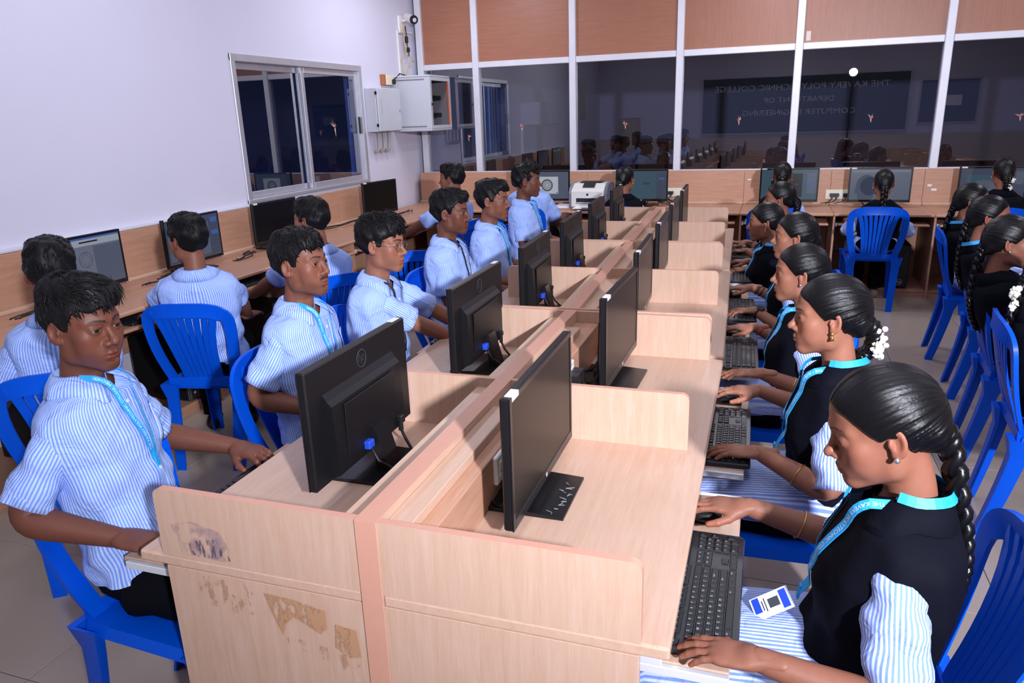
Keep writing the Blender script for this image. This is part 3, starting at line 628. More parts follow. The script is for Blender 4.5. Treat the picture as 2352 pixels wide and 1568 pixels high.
# ------------------------------------------------------------------ chair
def chair_meshes():
    K = {}
    # seat: dished sheet with turned-down rim
    nx, ny = 13, 12; top = []; b = MB()
    def sp(u, v):   # u across -1..1, v 0 rear .. 1 front
        w_ = .195+.02*v; x = u*w_; y = -.205+.42*v; z = .445-.012*(1-u*u)*math.sin(PI*min(1, v*1.1))+.004*u*u
        if v > .86: z -= .018*((v-.86)/.14)**2
        return x, y, z
    g = [[sp(-1+2*i/(nx-1), j/(ny-1)) for i in range(nx)] for j in range(ny)]
    vs = [q for r_ in g for q in r_]; nt = len(vs); vs += [(x, y, z-.006) for x, y, z in vs]; fs = []
    for j in range(ny-1):
        for i in range(nx-1):
            a = j*nx+i; fs.append((a, a+1, a+nx+1, a+nx)); fs.append((nt+a, nt+a+nx, nt+a+nx+1, nt+a+1))
    rim = [i for i in range(nx)]+[j*nx+nx-1 for j in range(1, ny)]+[(ny-1)*nx+i for i in range(nx-2, -1, -1)]+[j*nx for j in range(ny-2, 0, -1)]
    c0 = len(vs)
    for q in rim: x, y, z = vs[q]; vs.append((x*1.035, y*1.03+.001, z-.035))
    n = len(rim)
    for i in range(n):
        k = (i+1) % n; fs.append((rim[k], rim[i], c0+i, c0+k)); fs.append((nt+rim[i], nt+rim[k], c0+k, c0+i))
    b.add(vs, fs); K['seat'] = b.mesh('seat', 'blue_plastic', ang=50)
    # back frame: flat band arch
    def byz(z):   # rearward lean
        t = (z-.44)/.45; return -.205-.085*t-.015*math.sin(PI*t)
    path = []
    for q in np.linspace(0, 1, 9): path.append((-.178-.055*math.sin(q*PI/2), .43+.33*q))
    for a in np.linspace(PI, 0, 17)[1:-1]:
        ca, sa = math.cos(a), math.sin(a); path.append((.233*math.copysign(abs(ca)**.62, ca), .76+.118*abs(sa)**.75))
    for q in np.linspace(1, 0, 9): path.append((.178+.055*math.sin(q*PI/2), .43+.33*q))
    rs = []
    for i, (x, z) in enumerate(path):
        p0 = path[max(0, i-1)]; p1 = path[min(len(path)-1, i+1)]; tx, tz = p1[0]-p0[0], p1[1]-p0[1]; l = math.hypot(tx, tz); nx_, nz_ = -tz/l, tx/l   # normal pointing inwards on the right-hand run
        hw = .026+.008*max(0, (z-.74)/.14)
        cv = .03*(1-(x/.24)**2) if z > .5 else 0
        y = byz(z)-cv*min(1, (z-.5)/.3)
        inx, inz = (-nx_, -nz_)
        rs.append([(x+inx*hw*.0-nx_*0, y+.006, z), (x+nx_*0, y-.012, z)])
        o = (x, z); I = (x+inx*2*hw, z+inz*2*hw)
        if abs(I[0]) > abs(x) and z < .8: I = (x-inx*2*hw, z-inz*2*hw)
        if z >= .8 and I[1] > z: I = (x-inx*2*hw, z-inz*2*hw)
        rs[-1] = [(o[0], y-.004, o[1]), (o[0], y+.012, o[1]), ((o[0]+I[0])/2, y+.008, (o[1]+I[1])/2), (I[0], y+.004, I[1]), (I[0], y-.006, I[1]), ((o[0]+I[0])/2, y-.002, (o[1]+I[1])/2)]
    b = MB().rings(rs); K['back_frame'] = b.mesh('back_frame', 'blue_plastic', ang=45)
    # slats: fan
    K['slat'] = []
    for i in range(8):
        u = -1+2*i/7; rs = []
        for q in np.linspace(0, 1, 9):
            z = .455+.385*q; x = u*(.085+.045*q**1.3+.025*q**5); w_ = .0095+.0045*q+(.004 if i in (0, 7) else 0)
            y = byz(z)-(.03*(1-(x/.24)**2) if z > .5 else 0)*min(1, max(0, (z-.5)/.3))+.002
            rs.append([(x-w_, y-.004, z), (x+w_, y-.004, z), (x+w_, y+.004, z), (x-w_, y+.004, z)])
        K['slat'].append(MB().rings(rs).mesh('slat', 'blue_plastic'))
    rs = []
    for x in np.linspace(-.185, .185, 9):
        y = byz(.465)+.002; rs.append([(x, y-.010, .425), (x, y+.006, .425), (x, y+.006, .478-.008*abs(x)/.18), (x, y-.010, .478-.008*abs(x)/.18)])
    K['lower_rail'] = MB().rings(rs).mesh('lower_rail', 'blue_plastic', ang=40)
    # legs: tapered channel section
    K['leg'] = []
    for sx, rear in ((-1, 1), (1, 1), (-1, 0), (1, 0)):
        rs = []
        for q in np.linspace(0, 1, 7):
            z = .44*(1-q)
            if rear: cx, cy = sx*(.178-.028*q), -.200-.085*q**1.3; wx, wy = .034-.010*q, .030-.008*q
            else: cx, cy = sx*(.190+.01*q), .185+.03*q; wx, wy = .030-.008*q, .030-.008*q
            if q == 0: wx += .012; wy += .02
            o = sx
            rs.append([(cx-o*wx, cy+(-wy if rear else wy), z), (cx+o*wx*.9, cy+(-wy if rear else wy), z), (cx+o*wx, cy+(-wy*.8 if rear else wy*.8), z), (cx+o*wx, cy+(wy if rear else -wy), z), (cx+o*(wx-.008), cy+(wy if rear else -wy), z), (cx+o*(wx-.010), cy+(-wy*.55 if rear else wy*.55), z), (cx-o*wx, cy+(-wy*.55 if rear else wy*.55), z)])
        if (sx == 1) == bool(rear): rs = [r_[::-1] for r_ in rs]
        b = MB().rings(rs); K['leg'].append(b.mesh('leg', 'blue_plastic', ang=50))
    return K
CK = chair_meshes()
def chair(x, y, face_deg, label, group):
    t = thing('plastic_chair', label, 'chair', (x, y, 0), math.radians(face_deg-90), group)
    link('seat', CK['seat'], t); link('back_frame', CK['back_frame'], t); link('lower_rail', CK['lower_rail'], t)
    for m in CK['slat']: link('slat', m, t)
    for m in CK['leg']: link('leg', m, t)
    return t
# ------------------------------------------------------------------ desks along the left wall
wstate = {}
def wall_desk(loc, rotz, width, label, group, board_h=1.06, tray=True, depth=.675, key=None):
    """local: x along the wall, y from 0 (wall) to -depth (front edge); origin at left rear floor corner"""
    t = thing('wall_desk', label, 'desk', loc, rotz, group); kk = (round(width, 3), board_h, depth)
    if kk not in wstate:
        K = {}
        K['tabletop'] = MB().box((.0005, -depth, ZT-.026), (width-.0005, -.02, ZT), .007).mesh('tabletop', 'board_x')
        K['back_board'] = MB().box((.001, -.02, .3), (width-.001, -.002, board_h), .002).mesh('back_board', 'board_x')
        K['rear_ledge'] = MB().box((.001, -.055, ZT), (width-.001, -.02, ZT+.022), .004).mesh('rear_ledge', 'beech_x')
        K['side_panel'] = MB().box((.0, -depth+.03, 0), (.018, -.03, ZT-.026), .001).mesh('side_panel', 'board_z')
        K['keyboard_tray'] = MB().box((.04, -depth-.03, .645), (width-.04, -.22, .661), .003).mesh('keyboard_tray', 'board_x')
        K['cpu_shelf'] = MB().box((.018, -depth+.06, .05), (width, -.05, .068)).box((.018, -depth+.07, 0), (width, -depth+.09, .05)).mesh('cpu_shelf', 'board_x')
        K['tray_rail'] = MB().box((.022, -depth+.02, .632), (.036, -.25, .664), .002).mesh('tray_rail', 'rail_white')
        K['cable_cap'] = MB().cyl((width*.62, -.2, ZT), .032, .003, 2, 16).mesh('cable_cap', 'beech_x')
        wstate[kk] = K
    for n, m in wstate[kk].items(): link(n, m, t)
    return t
LWX = -3.3; LWP = .87
lw_lab = ('left wall desk at the frame edge, below the first monitor', 'left wall desk under the lit drawing monitor', 'left wall desk with lit screen behind boy in dark lanyard', 'left wall desk below the left window sash', 'left wall desk with black plugs below the window', 'left wall desk nearest the partition corner')
for k in range(6):
    y0 = .695+LWP*k; wd = LWP if k < 5 else 6.10-y0
    wall_desk((LWX, y0, 0), PI/2, wd, 'wooden '+lw_lab[k], 'desks along the left wall')
    # local x -> +y world, local -y -> +x world
BX0 = [-3.30, -2.93]+[-2.12+.81*i for i in range(10)]
bw_lab = ('filling the left corner', 'beside the left corner', 'left of the printer', 'under the white printer', 'behind the far end of the middle row', 'with bare board, left of the girl in long plait', 'under the monitor with girl wearing hair clip', 'right of the centre with black computer tower', 'under the rightmost monitor', 'beyond the right edge', 'far right', 'in the right corner')
for i in range(len(BX0)-1):
    if BX0[i] > 4.2: break
    wall_desk((BX0[i], 6.86, 0), 0, BX0[i+1]-BX0[i], 'wooden back wall desk '+bw_lab[i], 'desks along the glass partition', 1.085, depth=.74)
# ------------------------------------------------------------------ wall monitors with lit screens
emit('ui_grey', rgb(104, 110, 128), .85); emit('ui_dark', rgb(62, 70, 92), .8); emit('ui_bar', rgb(150, 156, 172), .9); emit('ui_blue', rgb(60, 96, 170), .8); emit('ui_teal', rgb(58, 84, 100), .8); emit('ui_white', rgb(176, 182, 196), .9); emit('ui_ink', rgb(18, 22, 32), .3); emit('ui_black', rgb(14, 18, 24), .3); emit('ui_red', rgb(150, 50, 40), .6); emit('ui_mid', rgb(84, 92, 112), .8)
def scene_quad(b, x0, x1, z0, z1, y): b.add([(x1, y, z0), (x0, y, z0), (x0, y, z1), (x1, y, z1)], [(0, 1, 2, 3)])
def ui(t, items):
    """flat print of the lit screen: (mat, x0, x1, z0, z1) in 0..1 of the screen, x from the viewer's left"""
    L0, L1, Z0, Z1 = .251, -.251, .072, .349; by = {}
    for i, (m, a, b_, c, d) in enumerate(items):
        b = MB(); scene_quad(b, L0+(L1-L0)*b_, L0+(L1-L0)*a, Z0+(Z1-Z0)*c, Z0+(Z1-Z0)*d, .01285+.00012*i); b.build('screen_content', m, t)
def ring_print(t, m, cx, cz, r, w_=.002, n=28, y=.0142):
    b = MB(); X = .251-.502*cx; Z = .072+.277*cz
    for k in range(n):
        a0, a1 = 2*PI*k/n, 2*PI*(k+1)/n
        b.add([(X+r*math.cos(a0), y, Z+r*math.sin(a0)), (X+(r-w_)*math.cos(a0), y, Z+(r-w_)*math.sin(a0)), (X+(r-w_)*math.cos(a1), y, Z+(r-w_)*math.sin(a1)), (X+r*math.cos(a1), y, Z+r*math.sin(a1))], [(0, 1, 2, 3)])
    b.build('screen_drawing', m, t)
def dup_mon(loc, rotz, label, group): return place_monitor(loc, rotz, label, group, MON)
lm = []
for k, (y, x, a, lab) in enumerate(((2.0, -3.08, .0, 'lit monitor showing a drawing, leftmost on the left wall desks'), (2.86, -3.08, .02, 'lit monitor behind boy with thin dark lanyard on left wall'), (3.74, -3.06, -.02, 'black switched-off monitor in front of the window on left wall'), (5.40, -3.05, -.15, 'black switched-off monitor near the partition corner on left wall'))):
    lm.append(dup_mon((x, y, ZT+.004), -PI/2+a, lab, 'monitors on the left wall desks'))
ui(lm[0], [('ui_grey', 0, 1, 0, 1), ('ui_mid', .62, 1, 0, .8), ('ui_blue', 0, 1, .965, 1), ('ui_bar', 0, 1, .83, .962), ('ui_white', .05, .35, .85, .94), ('ui_ink', .45, .70, .89, .92)])
ring_print(lm[0], 'ui_ink', .5, .55, .04, .002, 4); ring_print(lm[0], 'ui_ink', .5, .55, .045, .002, 20)
ui(lm[1], [('ui_dark', 0, 1, 0, 1), ('ui_mid', .03, .8, .05, .85), ('ui_blue', .85, .98, .8, .92), ('ui_blue', .85, .98, .5, .6)])
bm = []
for k, (x, y, a, lab) in enumerate(((-1.70, 6.6, 0, 'lit monitor with round emblem left of the printer'), (-.68, 6.6, 0, 'lit monitor right of the printer'), (.73, 6.6, 0, 'lit monitor hidden by girl wearing bun hair clip'), (1.52, 6.6, .0, 'lit monitor showing arch drawing in front of plaited girl'), (2.42, 6.6, 0, 'lit monitor at right end with white hair flowers before it'))):
    bm.append(dup_mon((x, y-.03, ZT+.004), PI+a, lab, 'lit monitors on the back wall desks'))
ui(bm[0], [('ui_mid', 0, 1, 0, 1), ('ui_white', .30, .78, .18, .82), ('ui_ink', .74, .77, .2, .23)])
for r_ in (.062, .05, .036, .02): ring_print(bm[0], 'ui_ink', .54, .5, r_, .009 if r_ > .06 else .005)
ui(bm[1], [('ui_teal', 0, 1, 0, 1), ('ui_dark', .8, 1, 0, .95), ('ui_blue', .84, .96, .7, .76)])
M_ = frame((.251-.502*.6, .0142, .072+.277*.55), (-1, 0, 0), (0, 0, 1)); put_text('screen_text', 'PDEB', .03, M_, 'ui_ink', bm[1])
ui(bm[2], [('ui_teal', 0, 1, 0, 1), ('ui_black', .18, .74, .08, .88), ('ui_mid', .82, .98, .2, .9), ('ui_blue', .84, .97, .62, .66), ('ui_blue', .84, .97, .4, .44), ('ui_red', .18, .22, .8, .86), ('ui_red', .6, .68, .5, .52)])
ui(bm[3], [('ui_mid', 0, 1, 0, 1), ('ui_grey', .02, .98, .90, .97), ('ui_red', .33, .46, .55, .56)]); ring_print(bm[3], 'ui_dark', .34, .45, .085, .085, 30)
ui(bm[4], [('ui_dark', 0, 1, 0, 1), ('ui_teal', .1, .55, .05, .8), ('ui_mid', .25, .6, .05, .62), ('ui_mid', .85, .97, .5, .9)])
# keyboards on the wall desks
for k, y in enumerate((1.55, 2.05, 2.85, 3.72, 4.6, 5.4)):
    keyboard((-2.70, y, .661), PI/2, 'black keyboard under the left wall desk, %s' % ordn[k], False)
for k, x in enumerate((-1.75, -.75, .72, 1.52, 2.42)):
    keyboard((x, 6.20, .661), 0, 'black keyboard on back wall tray, %s' % ('leftmost', 'right of the printer', 'middle of five', 'fourth from the left', 'rightmost')[k], False)
# ------------------------------------------------------------------ printer, paper, sockets, towers on the back wall
plain('printer_white', rgb(226, 224, 218), .4); plain('printer_grey', rgb(120, 126, 142), .4); plain('printer_dark', rgb(34, 34, 38), .4)
t = thing('laser_printer', 'white and grey laser printer with open front tray', 'printer', (-1.17, 6.43, ZT))
MB().prism([(-.19, .03), (.19, .03), (.19, .225), (.12, .25), (-.05, .25), (-.16, .20), (-.19, .18)], 0, -.165, .165).build('printer_body', 'printer_white', t)
for s_ in (-1, 1):
    MB().prism([(-.17, .02), (.19, .02), (.19, .225), (.12, .252), (-.05, .252), (-.14, .215), (-.17, .16)], 0, s_*.166 if s_ > 0 else -.196, s_*.196 if s_ > 0 else -.166).build('side_cover', 'printer_grey', t)
MB().box((-.115, -.192, .075), (.115, -.12, .115)).build('paper_slot', 'printer_dark', t)
MB().box((-.12, -.1925, .058), (.12, -.189, .066)).build('slot_lip', 'printer_grey', t)
MB().box((-.13, -.30, .018), (.13, -.19, .03), .004).build('front_tray', 'printer_white', t)
MB().box((-.105, -.28, .03), (.105, -.19, .037)).build('tray_paper', 'paper', t); MB().box((-.03, -.31, .012), (.03, -.295, .034), .003).build('tray_grip', 'printer_grey', t)
MB().prism([(-.04, .2505), (.12, .2505), (.10, .262), (-.02, .262)], 0, -.11, .11).build('output_tray', 'printer_dark', t)
MB().prism([(-.135, .215), (-.06, .252), (-.06, .258), (-.14, .222)], 0, -.06, .06).build('paper_stop', 'printer_dark', t)
MB().cyl((0, -.1905, .15), .012, -.001, 1, 12).build('front_badge', 'printer_dark', t)
MB().box((-.19, -.17, 0), (.19, .18, .03), .004).build('base', 'printer_grey', t)
pp = MB()
for i in range(6): pp.box((-1.58+.004*i, 6.36+.003*i, ZT+.003*i), (-1.37+.004*i, 6.62+.003*i, ZT+.003*(i+1)))
pp.build('paper_stack', 'paper', None, label='stack of white paper on desk left of the printer', cat='paper')
socket_plate('socket_board', 'cream socket board with two black plugs right of the printer', (-.40, 6.84, .865), 0, [-.05, -.01], .21, .085, 'cream_plastic', 'socket boards on the back wall')
socket_plate('socket_board', 'cream socket board with plugs between two girls\' monitors', (1.20, 6.84, .845), 0, [-.06, -.02, .06], .24, .09, 'cream_plastic', 'socket boards on the back wall')
socket_plate('socket_board', 'socket board on left wall below the window with plugs', (LWX+.02, 4.42, .835), PI/2, [-.03, .02], .15, .085, 'white_plastic', 'socket boards on the back wall')
MB().tube([(1.2, 6.835, .80), (1.2, 6.835, .755)], .01, 8).build('conduit_pipe', 'pvc_grey', None, label='short grey conduit below socket board on back wall', cat='pipe')
tow_me = {}
def tower(loc, rotz, label):
    t = thing('computer_tower', label, 'computer', loc, rotz, 'computer towers under the desks')
    if not tow_me:
        tow_me['case'] = MB().box((-.09, -.20, .006), (.09, .2, .40), .006).mesh('case', 'tower_black')
        tow_me['front_panel'] = MB().box((-.088, -.214, .01), (.088, -.199, .396), .01).mesh('front_panel', 'black_plastic')
        tow_me['drive_bay'] = MB().box((-.07, -.2165, .33), (.07, -.2135, .345)).mesh('drive_bay', 'tower_black')
        tow_me['port_label'] = MB().box((-.06, -.2160, .05), (-.045, -.2139, .065)).mesh('port_label', 'logo_light')
        v, f = text_mesh('hp', .045, 'CENTER'); b = MB().add([(q[0]+.02, -.2145, q[1]+.065) for q in v], f)
        ring = [(.02+.026*math.cos(2*PI*k/20), -.2146, .062+.026*math.sin(2*PI*k/20)) for k in range(21)]; b.tube(ring, .0015, 4, cap=False)
        tow_me['brand_badge'] = b.mesh('brand_badge', 'logo_light')
    for n, m in tow_me.items(): link(n, m, t)
for x, lab in ((1.70, 'black computer tower under desk right of plaited girl\'s chair'), (.90, 'black computer tower under desk left of plaited girl\'s chair'), (2.5, 'black computer tower under rightmost back desk')):
    tower((x, 6.42, .068), 0, lab)
for y, lab in ((2.3, 'black computer tower on low shelf under left wall desk'), (3.2, 'black computer tower under left wall desk, second'), (1.4, 'black computer tower at the left edge under wall desk')):
    tower((-2.90, y, .068), PI/2, lab)
# loose cables on the desks
cab = [([(-3.02, 2.33, ZT+.005), (-2.95, 2.45, ZT+.02), (-2.99, 2.55, ZT+.03), (-3.08, 2.52, ZT+.01)], 'right of the leftmost lit monitor'), ([(-3.0, 3.15, ZT+.005), (-2.97, 3.28, ZT+.03), (-3.05, 3.38, ZT+.02), (-3.12, 3.40, ZT+.005)], 'beside second left wall monitor'),
       ([(-3.2, 4.45, ZT+.03), (-3.1, 4.7, ZT+.02), (-3.12, 5.0, ZT+.03), (-3.05, 5.25, ZT+.01)], 'from wall plugs to corner monitor'), ([(-2.98, 5.55, ZT+.01), (-2.93, 5.75, ZT+.025), (-3.02, 5.95, ZT+.01)], 'right of the corner monitor'),
       ([(-3.0, 1.45, ZT+.03), (-2.93, 1.6, ZT+.05), (-2.97, 1.72, ZT+.02), (-3.08, 1.83, ZT+.01)], 'below the leftmost lit monitor'), ([(-.53, 6.72, ZT+.01), (-.5, 6.62, ZT+.03), (-.35, 6.66, ZT+.01), (-.45, 6.78, ZT+.04)], 'under the socket board by the printer'), ([(-1.5, 6.66, ZT+.01), (-1.4, 6.6, ZT+.03), (-1.36, 6.72, ZT+.02)], 'between emblem monitor and printer')]
for i, (p, lab) in enumerate(cab):
    b = MB()
    for q in range(3): b.tube(wig([(x+.02*q-.02, y+.012*q, z+.006*q) for x, y, z in p], .02, 20, seed=i*5+q), .0042, 5)
    b.build('monitor_cable', 'cable_black', None, True, label='black cables '+lab, cat='cable', group='cables lying on the desks')
# paper scraps on the back board and the shelf
for x, z, w_, h in ((.36, .99, .035, .012), (1.98, .93, .035, .02), (2.02, .89, .045, .02), (-2.05, 1.02, .06, .07)):
    MB().box((x-w_/2, 6.8385, z-h/2), (x+w_/2, 6.8398, z+h/2)).build('paper_scrap', 'paper', None, label='scrap of white paper on the back board, %s' % {.36: 'behind the dark monitors', 1.98: 'upper of the pair', 2.02: 'lower of the pair', -2.05: 'printed notice at left'}[x], cat='paper', group='paper scraps on the back board')
# ================================================================== people: tools
def mesh_sdf(f, lo, hi, h, blk=6):
    """surface-net mesh of the zero level of f (f takes Nx3 points)"""
    lo = np.array(lo, float); n = np.ceil((np.array(hi)-lo)/h/blk).astype(int)
    cx = [lo[i]+(np.arange(n[i])+.5)*blk*h for i in range(3)]
    C = np.stack(np.meshgrid(*cx, indexing='ij'), -1).reshape(-1, 3)
    d = f(C).reshape(n)
    act = np.abs(d) < blk*h*1.15
    A = act.repeat(blk, 0).repeat(blk, 1).repeat(blk, 2); V = np.where(d.repeat(blk, 0).repeat(blk, 1).repeat(blk, 2) > 0, 1.0, -1.0)
    # widen by one sample so neighbouring blocks agree
    idx = np.argwhere(A); V[tuple(idx.T)] = f(lo+idx*h)
    s = V < 0; N = np.array(V.shape)-1
    c = np.zeros(N, int)
    sl = [(slice(i, i+N[0]), slice(j, j+N[1]), slice(k, k+N[2])) for i in (0, 1) for j in (0, 1) for k in (0, 1)]
    for q in sl: c += s[q]
    mix = (c > 0) & (c < 8); cells = np.argwhere(mix)
    vid = -np.ones(N, int); vid[tuple(cells.T)] = np.arange(len(cells))
    acc = np.zeros((len(cells), 3)); cnt = np.zeros(len(cells))
    co = [(i, j, k) for i in (0, 1) for j in (0, 1) for k in (0, 1)]
    for a in range(8):
        for ax in range(3):
            if co[a][ax]: continue
            b = list(co[a]); b[ax] = 1
            pa = cells+np.array(co[a]); pb = cells+np.array(b); va = V[tuple(pa.T)]; vb = V[tuple(pb.T)]
            m = (va < 0) != (vb < 0); t = va[m]/(va[m]-vb[m])
            acc[m] += pa[m]+t[:, None]*(pb[m]-pa[m]); cnt[m] += 1
    verts = lo+acc/cnt[:, None]*h; faces = []
    for ax in range(3):
        u, v = (ax+1) % 3, (ax+2) % 3
        sa = [slice(None)]*3; sb = [slice(None)]*3; sa[ax] = slice(0, -1); sb[ax] = slice(1, None)
        e = np.argwhere(s[tuple(sa)] != s[tuple(sb)])
        e = e[(e[:, u] > 0) & (e[:, v] > 0) & (e[:, u] < N[u]) & (e[:, v] < N[v])]
        ins = s[tuple(e.T)]
        du = np.zeros(3, int); du[u] = 1; dv = np.zeros(3, int); dv[v] = 1
        q = np.stack([vid[tuple((e-du-dv).T)], vid[tuple((e-dv).T)], vid[tuple(e.T)], vid[tuple((e-du).T)]], 1)
        q[~ins] = q[~ins][:, ::-1]; q = q[(q >= 0).all(1)]; faces.append(q)
    return verts, np.concatenate(faces)
def smin(a, b, k):
    h = np.clip(.5+.5*(b-a)/k, 0, 1); return b+(a-b)*h-k*h*(1-h)
def smax(a, b, k): return -smin(-a, -b, k)
def ell(p, c, r, rot=None):
    q = p-np.array(c)
    if rot is not None: q = q@rot
    r = np.array(r); k0 = np.linalg.norm(q/r, axis=1); k1 = np.linalg.norm(q/(r*r), axis=1)+1e-9
    return k0*(k0-1)/k1
def cone(p, a, b, ra, rb):
    a = np.array(a, float); b = np.array(b, float); ab = b-a; h = np.clip((p-a)@ab/(ab@ab), 0, 1)
    return np.linalg.norm(p-a-h[:, None]*ab, axis=1)-(ra+(rb-ra)*h)
def rx(a): c, s = math.cos(a), math.sin(a); return np.array([[1, 0, 0], [0, c, -s], [0, s, c]])
def ry(a): c, s = math.cos(a), math.sin(a); return np.array([[c, 0, s], [0, 1, 0], [-s, 0, c]])
def rz(a): c, s = math.cos(a), math.sin(a); return np.array([[c, -s, 0], [s, c, 0], [0, 0, 1]])
# ------------------------------------------------------------------ head (origin between the ears, +Y forward, Z up)
def head_sdf(P, o):
    fem = o['fem']; jw = o.get('jaw', 1.0); nw = o.get('nose', 1.0); ch = o.get('cheek', 1.0); lp = o.get('lips', 1.0)
    p = P.copy(); p[:, 0] = np.abs(p[:, 0])        # mirror
    d = ell(p, (0, -.012, .036), (.0745, .095, .089))
    d = smin(d, ell(p, (0, .012, .050), (.062, .077, .060)), .02)                   # forehead
    d = smin(d, ell(p, (0, .030, -.030), (.055*jw, .058, .080)), .03)               # face
    d = smin(d, ell(p, (.050*jw, .000, -.052), (.016, .022, .030)), .028)           # jaw angle
    d = smin(d, cone(p, (.046*jw, .004, -.068), (.012, .066, -.098), .014, .013), .022)   # jaw line
    d = smin(d, ell(p, (0, .070, -.094), (.020, .017, .016)), .026)                 # chin
    d = smin(d, ell(p, (.042, .055, -.014), (.020*ch, .021, .020)), .026)           # cheek bone
    d = smin(d, ell(p, (.034, .052, -.046), (.020*ch, .024, .026)), .026)           # cheek
    d = smin(d, cone(p, (.008, .084, .027), (.044, .066, .026), .011, .009), .016)  # brow ridge
    d = smax(d, -ell(p, (.031, .099, .006), (.020, .016, .0125)), .014)             # eye socket
    d = smin(d, ell(p, (0, .074, -.062), (.030, .020, .024)), .022)                 # muzzle
    # nose
    n = cone(p, (0, .083, .018), (0, .103, -.022), .0068, .0085*nw)
    n = smin(n, ell(p, (0, .1075, -.0285), (.0105*nw, .0105, .0100)), .010)
    n = smin(n, ell(p, (.0135*nw, .094, -.0335), (.0078*nw, .0105, .0078)), .007)
    d = smin(d, n, .009)
    d = smax(d, -ell(p, (.0068*nw, .1015, -.0415), (.0036*nw, .0062, .0045)), .003)
    # eyelids around the ball
    e = ell(p, (.0315, .0755, .0055), (.0165, .0148, .0140))
    d = smin(d, e, .006)
    op = ell(p, (.0315, .0915, .0052+.04*(p[:, 0]-.0315).mean()*0), (.0142, .0140, o.get('eye', .0037)))
    d = smax(d, -op, .0022)
    d = smin(d, cone(p, (.0185, .0865, .0135), (.0440, .0785, .0125), .0024, .0020), .004)  # upper lid fold
    # lips
    ul = smin(cone(p, (.006, .0945, -.0585), (.0225, .0830, -.0640), .0052*lp, .0020), cone(p, (0, .0940, -.0600), (.006, .0945, -.0590), .0046*lp, .0050*lp), .003)
    ll = smin(cone(p, (0, .0925, -.0700), (.010, .0905, -.0692), .0062*lp, .0054*lp), cone(p, (.010, .0905, -.0692), (.0215, .0830, -.0655), .0054*lp, .002), .003)
    d = smin(d, smin(ul, ll, .0012), .0035)
    d = smax(d, -cone(p, (0, .0995, -.0648), (.020, .0895, -.0652), .0013, .0010), .0025)
    d = smax(d, -ell(p, (0, .089, -.0810), (.016, .006, .0045)), .006)               # under the lip
    # ear
    er = rz(.42)@ry(-.10)
    ear = ell(p, (.0780, -.010, .000), (.0060, .0175, .0300), er)
    ear = smax(ear, -ell(p, (.0850, -.006, .003), (.0085, .0115, .0200), er), .003)
    ear = smin(ear, ell(p, (.0740, -.003, -.024), (.0060, .0080, .0085), er), .006)
    ear = smin(ear, ell(p, (.0765, .003, .000), (.0045, .0045, .0070)), .005)
    d = smin(d, ear, .005)
    # neck
    nr = .044 if fem else .0495
    ne = cone(p, (0, -.022, -.050), (0, -.042, -.185), nr, nr+.006)
    d = smin(d, ne, .024)
    if not fem: d = smin(d, ell(p, (0, .012, -.135), (.010, .010, .014)), .018)
    return d
def mixc(a, b, t): return a+(b-a)*t[:, None]
HSHAPE = {}
